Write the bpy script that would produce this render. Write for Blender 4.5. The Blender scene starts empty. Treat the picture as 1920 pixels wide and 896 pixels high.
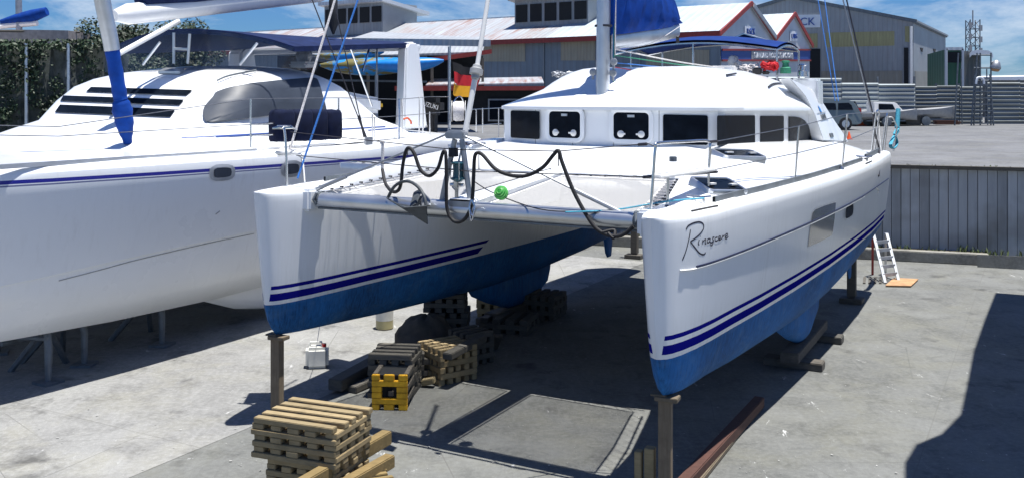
import bpy, bmesh, math, random
from mathutils import Matrix, Vector
from mathutils.bvhtree import BVHTree
random.seed(7)
S = bpy.context.scene; COL = S.collection
PI = math.pi
# ------------------------------------------------------------------ frames
# the camera stands 4 m above the lower yard and looks level along +Y
F, HY, H = 1809.0, 180.0, 4.0
BX, BY, TH = -.873, 10.348, -.504          # bow midpoint of the near catamaran and its heading
BOAT = Matrix.Translation((BX, BY, 0)) @ Matrix.Rotation(TH, 4, 'Z')
BI = BOAT.inverted()
ID = Matrix.Identity(4)
def W(x, y, D): return Vector(((x-960)/F*D, D, H+(HY-y)/F*D))
def G(x, y, z=0.): D = (z-H)*F/(HY-y); return W(x, y, D)
def B(l, a, z): return BOAT @ Vector((l, a, z))
_c, _s = math.cos(TH), math.sin(TH)
def bl(x, y, l):
    r = (x-960)/F; D = (l+_c*BX+_s*BY)/(_c*r+_s); return BI @ W(x, y, D)
def ba(x, y, a):
    r = (x-960)/F; D = (a-_s*BX+_c*BY)/(-_s*r+_c); return BI @ W(x, y, D)
def bz(x, y, z): return BI @ G(x, y, z)
def vplane(x, y, p, q):                     # the point of a vertical plane through plan points p, q (boat frame)
    o = BI @ Vector((0, 0, H)); d = (BI @ W(x, y, 1.0)) - o
    ex, ey = q[0]-p[0], q[1]-p[1]; n = (ey, -ex)
    t = ((p[0]-o.x)*n[0]+(p[1]-o.y)*n[1])/(d.x*n[0]+d.y*n[1]); return o+d*t
def interp(x, tab):
    if x <= tab[0][0]: return tab[0][1]
    for (x0, y0), (x1, y1) in zip(tab, tab[1:]):
        if x <= x1: return y0+(y1-y0)*(x-x0)/(x1-x0)
    return tab[-1][1]
def smooth(pts, n=6, closed=False):         # Catmull-Rom through the points
    P = [Vector(p) for p in pts]; out = []
    N = len(P); rng = range(N if closed else N-1)
    for i in rng:
        if closed: p0, p1, p2, p3 = P[i-1], P[i], P[(i+1) % N], P[(i+2) % N]
        else: p0, p1, p2, p3 = P[max(i-1, 0)], P[i], P[i+1], P[min(i+2, N-1)]
        for k in range(n):
            t = k/n
            out.append(.5*((2*p1)+(p2-p0)*t+(2*p0-5*p1+4*p2-p3)*t*t+(3*p1-p0-3*p2+p3)*t**3))
    if not closed: out.append(P[-1])
    return out

# ------------------------------------------------------------------ mesh builder
class MB:
    def __init__(s, T=BOAT): s.T = T; s.V = []; s.Fc = []; s.mi = []; s.m = 0; s.cuts = []
    def v(s, p): s.V.append(s.T @ Vector(p)); return len(s.V)-1
    def f(s, ids): s.Fc.append(tuple(ids)); s.mi.append(s.m)
    def poly(s, pts): s.f([s.v(p) for p in pts])
    def grid(s, rows, cu=False, cv=False):
        R = [[s.v(p) for p in r] for r in rows]; n = len(R[0])
        for i in range(len(R) if cv else len(R)-1):
            A, C = R[i], R[(i+1) % len(R)]
            for j in range(n if cu else n-1):
                k = (j+1) % n; s.f((A[j], A[k], C[k], C[j]))
        return R
    def prism(s, pts, vec):
        vec = Vector(vec); a = [s.v(p) for p in pts]; b = [s.v(Vector(p)+vec) for p in pts]; n = len(a)
        s.f(a[::-1]); s.f(b)
        for i in range(n): s.f((a[i], a[(i+1) % n], b[(i+1) % n], b[i]))
    def box(s, c, d, rz=0, R=None):
        R = R or Matrix.Rotation(rz, 3, 'Z'); c = Vector(c)
        q = [c+R @ Vector((x*d[0]/2, y*d[1]/2, z*d[2]/2)) for z in (-1, 1) for x, y in ((-1, -1), (1, -1), (1, 1), (-1, 1))]
        i = [s.v(p) for p in q]
        for t in ((3, 2, 1, 0), (4, 5, 6, 7), (0, 1, 5, 4), (1, 2, 6, 5), (2, 3, 7, 6), (3, 0, 4, 7)): s.f([i[k] for k in t])
    def bar(s, p, q, w, h):                 # a squared bar from p to q
        p, q = Vector(p), Vector(q); d = q-p; z = d.normalized()
        x = z.cross(Vector((0, 0, 1)));
        if x.length < 1e-4: x = Vector((1, 0, 0))
        x.normalize(); y = x.cross(z); R = Matrix((x, y, z)).transposed()
        s.box((p+q)/2, (w, h, d.length), R=R)
    def tube(s, pts, r, n=8, closed=False):
        P = [Vector(p) for p in pts]; N = len(P); rows = []; up = None
        for i, p in enumerate(P):
            if closed: t = P[(i+1) % N]-P[i-1]
            else: t = P[min(i+1, N-1)]-P[max(i-1, 0)]
            t.normalize()
            if up is None:
                up = Vector((0, 0, 1)) if abs(t.z) < .9 else Vector((1, 0, 0))
            x = up-t*up.dot(t); x.normalize(); up = x; y = t.cross(x)
            rr = r[i] if isinstance(r, (list, tuple)) else r
            rows.append([p+(x*math.cos(k*2*PI/n)+y*math.sin(k*2*PI/n))*rr for k in range(n)])
        R = s.grid(rows, cu=True, cv=closed)
        if not closed: s.f(R[0][::-1]); s.f(R[-1])
    def lathe(s, prof, c, axis=(0, 0, 1), n=14):
        z = Vector(axis).normalized(); x = z.orthogonal().normalized(); y = z.cross(x); c = Vector(c)
        R = s.grid([[c+z*h+(x*math.cos(k*2*PI/n)+y*math.sin(k*2*PI/n))*max(r, 1e-4) for k in range(n)] for r, h in prof], cu=True)
        s.f(R[0][::-1]); s.f(R[-1])
    def plate(s, pts, t):                    # a flat outline given thickness t along its own normal
        P = [Vector(p) for p in pts]; n = Vector()
        for i in range(len(P)): n += P[i].cross(P[(i+1) % len(P)])
        n.normalize(); s.prism([p-n*t/2 for p in P], n*t)
    def cut(s): s.cuts.append(len(s.Fc))      # what follows is a piece of its own
    def bvh(s): return BVHTree.FromPolygons(s.V, s.Fc)
    def build(s, name, mat, parent=None, ang=35, bevel=0, kind=None):
        if s.cuts:                           # one object for each piece, the first is returned
            lim = sorted({0, len(s.Fc), *s.cuts}); first = None
            for a, b in zip(lim, lim[1:]):
                q = MB(s.T); mp = {}
                for fc, m in zip(s.Fc[a:b], s.mi[a:b]):
                    for i in fc:
                        if i not in mp: mp[i] = len(q.V); q.V.append(s.V[i])
                    q.Fc.append(tuple(mp[i] for i in fc)); q.mi.append(m)
                o = q.build(name, mat, parent, ang, bevel, kind); first = first or o
            return first
        me = bpy.data.meshes.new(name); inv = WM[parent].inverted() if parent else ID
        org = Vector()
        if not parent:                       # a top-level mesh keeps its origin at its base
            xs = [p.x for p in s.V]; ys = [p.y for p in s.V]; zs = [p.z for p in s.V]
            org = Vector(((min(xs)+max(xs))/2, (min(ys)+max(ys))/2, min(zs))); inv = Matrix.Translation(-org)
        me.from_pydata([inv @ p for p in s.V], [], s.Fc)
        for m in (mat if isinstance(mat, (list, tuple)) else [mat]): me.materials.append(m)
        me.polygons.foreach_set('material_index', s.mi)
        bm = bmesh.new(); bm.from_mesh(me)
        bmesh.ops.recalc_face_normals(bm, faces=bm.faces)
        if bevel:
            es = [e for e in bm.edges if len(e.link_faces) == 2 and e.calc_face_angle(0) > .5]
            bmesh.ops.bevel(bm, geom=es, offset=bevel, segments=2, affect='EDGES', clamp_overlap=True)
        bm.to_mesh(me); bm.free()
        me.polygons.foreach_set('use_smooth', [True]*len(me.polygons)); me.set_sharp_from_angle(angle=math.radians(ang))
        o = bpy.data.objects.new(name, me); COL.objects.link(o)
        if parent: o.parent = parent
        o.location = org if not parent else (0, 0, 0)
        WM[o] = WM[parent] if parent else Matrix.Translation(org)
        if kind: o['kind'] = kind
        return o
WM = {}
def tag(o, label, cat, group=None):
    o['label'] = label; o['category'] = cat
    if group: o['group'] = group
    return o
def root(name, label, cat, loc, rz=0., group=None):
    o = bpy.data.objects.new(name, None); COL.objects.link(o); o.location = loc; o.rotation_euler = (0, 0, rz)
    o.empty_display_size = .2
    WM[o] = Matrix.Translation(loc) @ Matrix.Rotation(rz, 4, 'Z'); return tag(o, label, cat, group)
def copy_tree(o, parent=None):
    c = o.copy(); COL.objects.link(c); c.parent = parent
    for ch in list(o.children): copy_tree(ch, c)
    return c
def text_mesh(body, size, shear=0., align='CENTER', depth=.004, sx=1.):
    cu = bpy.data.curves.new('txt', 'FONT'); cu.body = body; cu.size = size; cu.align_x = align; cu.shear = shear; cu.extrude = depth; cu.resolution_u = 3
    t = bpy.data.objects.new('txt', cu); COL.objects.link(t); bpy.context.view_layer.update()
    me = bpy.data.meshes.new_from_object(t.evaluated_get(bpy.context.evaluated_depsgraph_get()))
    V = [Vector((v.co.x*sx, v.co.y, v.co.z)) for v in me.vertices]; Fs = [tuple(p.vertices) for p in me.polygons]
    bpy.data.objects.remove(t); bpy.data.curves.remove(cu); bpy.data.meshes.remove(me); return V, Fs
def lettering(mb, body, size, o, ex, ey, **k):    # writes body in the plane o, ex, ey
    V, Fs = text_mesh(body, size, **k); o, ex, ey = Vector(o), Vector(ex).normalized(), Vector(ey).normalized(); ez = ex.cross(ey)
    b = len(mb.V)
    for p in V: mb.v(o+ex*p.x+ey*p.y+ez*p.z)
    for q in Fs: mb.f([b+i for i in q])
def rrect(o, ex, ey, w, h, r, n=4):          # rounded rectangle round centre o
    o, ex, ey = Vector(o), Vector(ex), Vector(ey); out = []
    for cx, cy, a0 in ((w/2-r, h/2-r, 0), (-w/2+r, h/2-r, 90), (-w/2+r, -h/2+r, 180), (w/2-r, -h/2+r, 270)):
        for k in range(n+1):
            a = math.radians(a0+90*k/n); out.append(o+ex*(cx+r*math.cos(a))+ey*(cy+r*math.sin(a)))
    return out

# ------------------------------------------------------------------ materials
class NT:
    def __init__(s, name):
        s.mat = bpy.data.materials.new(name); s.mat.use_nodes = True; s.t = s.mat.node_tree; s.t.nodes.clear()
        s.out = s.t.nodes.new('ShaderNodeOutputMaterial'); s.b = s.t.nodes.new('ShaderNodeBsdfPrincipled'); s.l(s.b.outputs[0], s.out.inputs[0])
    def n(s, t, **k):
        o = s.t.nodes.new(t)
        for a, v in k.items(): setattr(o, a, v)
        return o
    def l(s, a, b): s.t.links.new(a, b)
    def put(s, sock, v):
        if isinstance(v, bpy.types.NodeSocket): s.l(v, sock)
        elif isinstance(v, (tuple, list)) and len(v) == 3 and sock.type == 'RGBA': sock.default_value = (*v, 1)
        else: sock.default_value = v
    def pos(s, obj=True):
        if obj: return s.n('ShaderNodeTexCoord').outputs['Object']
        return s.n('ShaderNodeNewGeometry').outputs['Position']
    def mapv(s, v, scale=(1, 1, 1), rz=0, loc=(0, 0, 0)):
        m = s.n('ShaderNodeMapping'); s.l(v, m.inputs[0]); m.inputs['Scale'].default_value = scale; m.inputs['Rotation'].default_value = (0, 0, rz); m.inputs['Location'].default_value = loc; return m.outputs[0]
    def noise(s, v, scale, detail=4, rough=.55, dist=0):
        o = s.n('ShaderNodeTexNoise'); s.l(v, o.inputs['Vector']); o.inputs['Scale'].default_value = scale; o.inputs['Detail'].default_value = detail; o.inputs['Roughness'].default_value = rough; o.inputs['Distortion'].default_value = dist; return o.outputs[0]
    def math(s, op, a, b=0., c=0.):
        o = s.n('ShaderNodeMath', operation=op); s.put(o.inputs[0], a); s.put(o.inputs[1], b); s.put(o.inputs[2], c); return o.outputs[0]
    def ramp(s, v, lo, hi):
        o = s.n('ShaderNodeMapRange', clamp=True); s.put(o.inputs[0], v); o.inputs[1].default_value = lo; o.inputs[2].default_value = hi; return o.outputs[0]
    def mix(s, f, a, b, mode='MIX'):
        o = s.n('ShaderNodeMix', data_type='RGBA', blend_type=mode); s.put(o.inputs[0], f); s.put(o.inputs[6], a); s.put(o.inputs[7], b); return o.outputs[2]
    def sep(s, v): o = s.n('ShaderNodeSeparateXYZ'); s.l(v, o.inputs[0]); return o.outputs
    def col(s, v): s.put(s.b.inputs['Base Color'], v)
    def set(s, **k):
        for a, v in k.items(): s.put(s.b.inputs[a.replace('_', ' ')], v)
    def bump(s, v, strength=.3, dist=.01):
        o = s.n('ShaderNodeBump'); s.put(o.inputs['Height'], v); o.inputs['Strength'].default_value = strength; o.inputs['Distance'].default_value = dist; s.l(o.outputs[0], s.b.inputs['Normal'])
def plain(name, c, rough=.5, metal=0., var=.12, scale=6., coat=0., stretch=(1, 1, 1), bump=0.):
    m = NT(name); p = m.mapv(m.pos(), stretch); n = m.noise(p, scale, 5)
    a = tuple(x*(1-var) for x in c); b = tuple(min(1, x*(1+var)) for x in c)
    m.col(m.mix(m.ramp(n, .3, .7), a, b)); m.set(Roughness=m.math('ADD', m.math('MULTIPLY', n, .16), rough-.08), Metallic=metal)
    if coat: m.set(Coat_Weight=coat, Coat_Roughness=.06)
    if bump: m.bump(n, bump, .01)
    return m.mat
def wood(name, c1, c2, along=(1, 12, 12)):
    m = NT(name); p = m.mapv(m.pos(), along); n = m.noise(p, 3, 6, .65, .6); n2 = m.noise(m.pos(), 5.5, 3); oi = m.n('ShaderNodeObjectInfo').outputs['Random']; isl = m.n('ShaderNodeNewGeometry').outputs['Random Per Island']
    k = m.mix(m.ramp(n, .3, .7), c1, c2); k = m.mix(m.math('MULTIPLY', m.ramp(n2, .5, .75), .55), k, tuple(x*.42 for x in c1)); k = m.mix(m.math('MULTIPLY', oi, .45), k, (c1[0]*.8, c1[1]*1.0, c1[2]*1.05)); k = m.mix(m.math('MULTIPLY', isl, .38), k, (c1[0]*.42, c1[1]*.47, c1[2]*.5)); m.col(k); m.set(Roughness=.82); m.bump(n, .35, .006); return m.mat
def gelcoat(name, c=(.79, .815, .845), dirt=.14):
    m = NT(name); p = m.pos(); st = m.noise(m.mapv(p, (9, 9, .7)), 1.6, 5, .6); bl_ = m.noise(p, .9, 4)
    d = m.math('MULTIPLY', m.ramp(st, .5, .8), m.ramp(bl_, .35, .7)); m.col(m.mix(m.math('MULTIPLY', d, dirt*2.4), c, (.55, .55, .52)))
    m.set(Roughness=m.math('ADD', .16, m.math('MULTIPLY', bl_, .16)), Coat_Weight=.35, Coat_Roughness=.05); m.bump(m.noise(p, 1.7, 2), .05, .02); return m.mat
M = {}
M['gel'] = gelcoat('white_gelcoat'); M['gel2'] = gelcoat('aged_gelcoat', (.77, .78, .79), .2)
M['deck'] = plain('deck_nonskid', (.74, .76, .77), .55, var=.03, scale=40, bump=.1)
M['glass'] = plain('smoked_acrylic', (.006, .009, .015), .1, var=.3); M['glass'].node_tree.nodes['Principled BSDF'].inputs['Specular IOR Level'].default_value = .03; M['glass2'] = plain('tinted_vinyl', (.055, .066, .088), .4, var=.15, scale=3); M['glass2'].node_tree.nodes['Principled BSDF'].inputs['Specular IOR Level'].default_value = .15
def clear_vinyl():
    m = NT('clear_vinyl'); m.col((.03, .05, .09)); m.set(Roughness=.12, Alpha=.32); return m.mat
M['vinyl'] = clear_vinyl()
M['steel'] = plain('polished_steel', (.62, .63, .65), .2, 1., .1); M['alu'] = plain('anodised_aluminium', (.56, .59, .63), .34, .85, .12, 3)
M['alu_dull'] = plain('dull_aluminium', (.36, .38, .41), .5, .7, .2, 5); M['galv'] = plain('galvanised_steel', (.13, .15, .17), .55, .3, .25, 6)
M['anchor'] = plain('dark_galvanised_steel', (.065, .075, .085), .6, .2, .3, 9)
M['black'] = plain('black_fibre', (.012, .012, .015), .7, var=.4, scale=60); M['rubber'] = plain('black_rubber', (.02, .02, .022), .6)
M['navy'] = plain('navy_canvas', (.012, .022, .075), .8, var=.25, scale=5, bump=.3); M['royal'] = plain('royal_blue_canvas', (.003, .040, .24), .75, var=.3, scale=4, bump=.4)
M['navyblue2'] = plain('blue_canvas', (.006, .03, .16), .75, var=.2, scale=4)
M['wire'] = plain('rigging_wire', (.30, .31, .33), .35, .9); M['wirebk'] = plain('dark_rigging', (.03, .03, .04), .5, .2)
M['rope_w'] = plain('white_rope', (.62, .60, .60), .8, var=.35, scale=60); M['rope_b'] = plain('blue_rope', (.03, .16, .50), .75, var=.35, scale=60)
M['rope_g'] = plain('green_rope', (.03, .22, .13), .75, var=.3, scale=60); M['rope_r'] = plain('red_rope', (.36, .02, .03), .75, var=.3, scale=60); M['rope_t'] = plain('teal_rope', (.05, .30, .42), .8, var=.35, scale=60)
M['white'] = plain('white_plastic', (.74, .74, .73), .4, var=.06); M['stone'] = plain('grey_plastic', (.32, .33, .34), .5)
M['red'] = plain('red_paint', (.27, .035, .03), .55, var=.2); M['gold'] = plain('gold_cloth', (.75, .36, .012), .8, var=.1); M['redcloth'] = plain('red_cloth', (.50, .012, .02), .8, var=.15); M['blackcloth'] = plain('black_cloth', (.015, .015, .017), .85)
M['green'] = plain('green_plastic', (.02, .27, .035), .5, var=.4, scale=30); M['orange'] = plain('orange_plastic', (.80, .12, .03), .5, var=.1); M['yellow'] = plain('yellow_plastic', (.70, .42, .02), .5)
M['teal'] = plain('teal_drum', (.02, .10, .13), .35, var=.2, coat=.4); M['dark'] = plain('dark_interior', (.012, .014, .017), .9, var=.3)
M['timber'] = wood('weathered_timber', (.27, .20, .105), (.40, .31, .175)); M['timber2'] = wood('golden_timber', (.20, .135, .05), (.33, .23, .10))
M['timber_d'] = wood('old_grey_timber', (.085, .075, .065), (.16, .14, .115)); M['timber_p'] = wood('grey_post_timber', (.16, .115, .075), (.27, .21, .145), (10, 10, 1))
M['brownwood'] = wood('brown_timber', (.075, .03, .022), (.12, .05, .035)); M['ply'] = plain('orange_plywood', (.42, .24, .12), .8, var=.25)
M['ink'] = plain('navy_ink', (.006, .008, .035), .4); M['signblue'] = plain('sign_blue', (.02, .07, .30), .5, var=.08); M['signwhite'] = plain('sign_white', (.66, .70, .76), .55, var=.05)
M['bagnavy'] = plain('dark_navy_canvas', (.006, .010, .032), .85, var=.3, scale=6, bump=.5)
for k_ in ('navy', 'royal', 'navyblue2', 'bagnavy'): M[k_].node_tree.nodes['Principled BSDF'].inputs['Specular IOR Level'].default_value = .15
M['tarp'] = plain('brown_tarp', (.075, .062, .048), .85, var=.4, scale=5, bump=.8); M['hdpe'] = plain('translucent_plastic', (.62, .62, .58), .4, var=.12)

def hull_paint(name, wl, white, blue, bands, inner_limit=None, lines=()):
    m = NT(name); p = m.pos(); x, y, z = m.sep(p)[:3]
    st = m.noise(m.mapv(p, (11, 11, .8)), 1.5, 5, .6); bg = m.noise(p, .8, 4); fine = m.noise(m.mapv(p, (30, 30, 1.5)), 1.2, 5, .7)
    drip = m.noise(m.mapv(p, (26, 26, .5)), 1.3, 4, .7); scuff = m.noise(m.mapv(p, (1.2, 1.2, 7)), 2.4, 6, .7, .5)
    d = m.math('MULTIPLY', m.ramp(st, .46, .8), m.ramp(bg, .36, .66)); w = m.mix(m.math('MULTIPLY', d, .42), white, (.50, .51, .48))
    w = m.mix(m.math('MULTIPLY', m.ramp(drip, .58, .78), m.math('MULTIPLY', m.ramp(bg, .45, .6), .28)), w, (.36, .35, .30))
    w = m.mix(m.math('MULTIPLY', m.ramp(scuff, .68, .76), .25), w, (.33, .34, .35))
    w = m.mix(m.math('MULTIPLY', m.ramp(z, 1.9, 1.45), m.math('MULTIPLY', st, .35)), w, (.42, .42, .38))
    chalk = m.noise(m.mapv(p, (1, 1, 1.6)), 2.2, 7, .7, .6); scr = m.noise(m.mapv(p, (.8, .8, 9)), 3.2, 5, .7)
    dark = tuple(c*.45 for c in blue); lit = tuple(min(1, c*1.3) for c in blue)
    bcol = m.mix(m.ramp(m.math('MULTIPLY', m.math('ADD', fine, bg), .5), .38, .62), dark, lit)
    bcol = m.mix(m.math('MULTIPLY', m.ramp(chalk, .5, .7), .38), bcol, (.10, .21, .36)); bcol = m.mix(m.math('MULTIPLY', m.ramp(scr, .66, .74), .5), bcol, (.012, .03, .09))
    c = w; sm = None
    for z0, z1, k in bands:
        f = m.math('MULTIPLY', m.math('GREATER_THAN', z, z0), m.math('LESS_THAN', z, z1)); f = m.math('MULTIPLY', f, m.math('GREATER_THAN', y, .17))
        if inner_limit:
            ins = m.math('MULTIPLY', m.math('LESS_THAN', m.math('ABSOLUTE', x), 2.45), m.math('GREATER_THAN', m.math('ADD', y, m.math('MULTIPLY', z, -1.6)), inner_limit-2.4)); f = m.math('MULTIPLY', f, m.math('SUBTRACT', 1., ins))
        c = m.mix(f, c, k); sm = f if sm is None else m.math('MAXIMUM', sm, f)
    isb = m.math('LESS_THAN', m.math('ADD', z, m.math('MULTIPLY', m.noise(p, 14., 3), .006)), wl+.003)
    m.col(m.mix(isb, c, bcol)); m.set(Roughness=m.math('ADD', .16, m.math('ADD', m.math('MULTIPLY', isb, .5), m.math('MULTIPLY', bg, .16))), Specular_IOR_Level=m.math('MULTIPLY', m.math('SUBTRACT', 1., sm), .26), Coat_Weight=m.math('MULTIPLY', m.math('SUBTRACT', 1., m.math('MAXIMUM', isb, sm)), .12), Coat_Roughness=.04)
    m.bump(m.math('ADD', bg, m.math('MULTIPLY', m.noise(p, .45, 1), 1.4)), .09, .03); return m.mat
NAVY = (.008, .009, .20)
M['hull'] = hull_paint('painted_hull', 1.47, (.79, .815, .845), (.014, .115, .33), [(1.515, 1.605, NAVY), (1.655, 1.70, NAVY)], 4.4)

def leopard_hull_paint():
    m = NT('painted_large_hull'); p = m.pos(False); lo = BI
    x, y, z = m.sep(p)[:3]
    ax = m.math('ADD', m.math('MULTIPLY', x, -_s), m.math('MULTIPLY', y, _c)); a = m.math('ADD', ax, float(_s*BX-_c*BY))
    zz = m.math('ADD', z, m.math('MULTIPLY', a, .0145))
    bg = m.noise(p, .9, 5); st = m.noise(m.mapv(p, (7, 7, .6)), 1.5, 6, .65)
    c = m.mix(m.math('MULTIPLY', m.ramp(st, .5, .8), m.math('MULTIPLY', m.ramp(bg, .4, .7), .5)), (.79, .82, .86), (.52, .53, .54))
    for z0, z1, k in ((2.865, 2.915, (.01, .012, .26)), (2.83, 2.852, (.16, .18, .33))):
        c = m.mix(m.math('MULTIPLY', m.math('GREATER_THAN', zz, z0), m.math('LESS_THAN', zz, z1)), c, k)
    low = m.ramp(z, 1.45, .6); c = m.mix(m.math('MULTIPLY', low, m.math('MULTIPLY', bg, .5)), c, (.50, .48, .42))
    m.col(c); m.set(Roughness=m.math('ADD', .2, m.math('MULTIPLY', bg, .2)), Coat_Weight=.25, Coat_Roughness=.08); m.bump(bg, .06, .03); return m.mat
M['hull2'] = leopard_hull_paint()

def concrete(name, base, rz=TH, joints=True, spots=True):
    m = NT(name); p = m.pos(False); q = m.mapv(p, (1, 1, 1), -rz)
    big = m.noise(p, .35, 5, .6); mid = m.noise(p, 1.6, 6, .65, .4); fin = m.noise(p, 14, 4, .7); gr = m.noise(p, 90, 2, .8)
    c = m.mix(m.ramp(big, .32, .68), tuple(x*.66 for x in base), tuple(x*1.16 for x in base))
    warm = m.noise(m.mapv(p, (1, 1, 1), 0, (5, 9, 0)), .8, 6, .7, .5); c = m.mix(m.math('MULTIPLY', m.ramp(warm, .46, .66), .42), c, (base[0]*1.10, base[1]*1.05, base[2]*.80))
    c = m.mix(m.math('MULTIPLY', m.ramp(mid, .47, .70), .68), c, tuple(x*.40 for x in base))
    c = m.mix(m.math('MULTIPLY', m.ramp(fin, .42, .72), .42), c, tuple(min(1, x*1.65) for x in base))
    streak = m.noise(m.mapv(p, (2.2, .35, 1), -rz-.5), 2.6, 6, .7, .3); c = m.mix(m.math('MULTIPLY', m.ramp(streak, .55, .72), .4), c, tuple(min(1, x*1.5) for x in base))
    c = m.mix(m.math('MULTIPLY', m.ramp(gr, .4, .7), .34), c, tuple(x*.5 for x in base))
    if spots:
        sp = m.noise(m.mapv(p, (1.6, .7, 1), .3, (13, 4, 0)), 2.3, 7, .75, .6); c = m.mix(m.math('MULTIPLY', m.ramp(sp, .64, .70), .75), c, (.56, .57, .57))
        oil = m.noise(m.mapv(p, (1, 1, 1), 0, (31, 7, 0)), 1.1, 5, .6); c = m.mix(m.math('MULTIPLY', m.ramp(oil, .60, .70), .8), c, (.055, .055, .055))
    vo = m.n('ShaderNodeTexVoronoi', feature='DISTANCE_TO_EDGE'); wv = m.mix(.16, p, m.n('ShaderNodeTexNoise', ).outputs[1], 'LINEAR_LIGHT'); m.l(wv, vo.inputs['Vector']); vo.inputs['Scale'].default_value = .34
    cr = m.math('MULTIPLY', m.math('LESS_THAN', vo.outputs[0], .0016), m.ramp(big, .46, .58)); c = m.mix(m.math('MULTIPLY', cr, .55), c, (.09, .09, .085))
    if joints:
        x, y, z = m.sep(q)[:3]
        jx = m.math('LESS_THAN', m.math('ABSOLUTE', m.math('SUBTRACT', m.math('PINGPONG', m.math('ADD', x, 1.2), 3.4), .0)), .008); jy = m.math('LESS_THAN', m.math('PINGPONG', m.math('ADD', y, .7), 4.3), .008)
        c = m.mix(m.math('MULTIPLY', m.math('MAXIMUM', jx, jy), m.math('MULTIPLY', mid, .9)), c, (.11, .11, .10))
    m.col(c); m.set(Roughness=.88); m.bump(m.math('ADD', fin, m.math('MULTIPLY', gr, .4)), .35, .012); return m.mat
M['concrete'] = concrete('yard_concrete', (.150, .155, .150)); M['concrete_d'] = concrete('pale_yard_concrete', (.245, .247, .243)); M['asphalt'] = concrete('tarmac', (.05, .053, .06), joints=False, spots=False)
M['yard2'] = concrete('upper_yard_seal', (.15, .155, .165), joints=False, spots=False); M['kerb'] = concrete('kerb_concrete', (.24, .235, .215), joints=False, spots=False)
M['soil'] = plain('soil', (.07, .06, .042), .95, var=.4, scale=9, bump=.8); M['lineP'] = plain('worn_white_line', (.44, .44, .42), .8, var=.35, scale=5)
def boards(name, c, axis=0, pitch=.3, dark=.45):
    m = NT(name); p = m.pos(); xyz = m.sep(p); t = m.math('DIVIDE', xyz[axis], pitch); idx = m.math('FLOOR', t); wn = m.n('ShaderNodeTexWhiteNoise', noise_dimensions='1D'); m.l(idx, wn.inputs['W'])
    sc = [6, 6, 6]; sc[2 if axis == 0 else 0] = .7; n = m.noise(m.mapv(p, tuple(sc)), 1.5, 6, .65); bg = m.noise(p, .7, 3)
    f = m.math('ADD', m.math('MULTIPLY', wn.outputs[0], .5), m.math('MULTIPLY', n, .5)); k = m.mix(f, tuple(x*dark for x in c), tuple(x*1.25 for x in c))
    m.col(m.mix(m.math('MULTIPLY', m.ramp(bg, .5, .7), .5), k, (.12, .105, .075))); m.set(Roughness=.85); m.bump(n, .4, .01); return m.mat
M['boards'] = boards('retaining_boards', (.42, .45, .485), pitch=.22)
def ribbed(name, c, pitch, axis=0, rust=0., rough=.5, metal=.2, wavy=.35, rustcol=(.27, .10, .045)):
    m = NT(name); p = m.pos(); xyz = m.sep(p); w = m.math('SINE', m.math('MULTIPLY', xyz[axis], 2*PI/pitch)); bg = m.noise(p, .35, 5, .6); st = m.noise(m.mapv(p, tuple(3. if i == axis else .25 for i in range(3))), 1.2, 6, .7)
    k = m.mix(m.ramp(bg, .3, .7), tuple(x*.8 for x in c), tuple(x*1.1 for x in c)); k = m.mix(m.math('MULTIPLY', m.ramp(w, .55, 1.), .35), k, tuple(x*.6 for x in c))
    k = m.mix(m.math('MULTIPLY', m.ramp(st, .45, .7), .25), k, tuple(x*.55 for x in c))
    if rust: k = m.mix(m.math('MULTIPLY', m.math('MULTIPLY', m.ramp(st, .40, .62), m.ramp(bg, .36, .56)), rust), k, rustcol)
    m.col(k); m.set(Roughness=rough, Metallic=metal); m.bump(w, wavy, .03); return m.mat
M['roof_rust'] = ribbed('rusting_roof_iron', (.46, .50, .54), .5, 0, .75); M['roof_new'] = ribbed('pale_roof_iron', (.52, .60, .66), .7, 0, 0); M['clad'] = ribbed('grey_cladding', (.30, .325, .35), .45, 0, .12); M['clad_w'] = ribbed('pale_cladding', (.60, .64, .69), .4, 0, 0)
M['clad2'] = ribbed('blue_grey_cladding', (.19, .24, .29), .6, 0, .12); M['clad_y'] = ribbed('yellowed_sheeting', (.36, .33, .17), .3, 0, .2, rustcol=(.13, .11, .07)); M['clad_b'] = ribbed('lower_cladding', (.28, .265, .23), .5, 0, .2, rustcol=(.10, .08, .06))
M['cream'] = ribbed('cream_sheeting', (.36, .34, .27), .3, 0, .15)
M['iron'] = ribbed('fence_iron', (.22, .26, .29), .44, 2, .25, metal=.3, rustcol=(.09, .09, .085)); M['iron_d'] = ribbed('old_fence_iron', (.22, .25, .26), .4, 2, .5, metal=.2, rustcol=(.06, .065, .05))
M['container'] = ribbed('green_container', (.03, .13, .075), .3, 0, .1); M['greybox'] = ribbed('grey_container', (.13, .15, .155), .3, 0, .3); M['shed_iron'] = ribbed('shed_roof_iron', (.40, .43, .46), .3, 0, .1)

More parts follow.
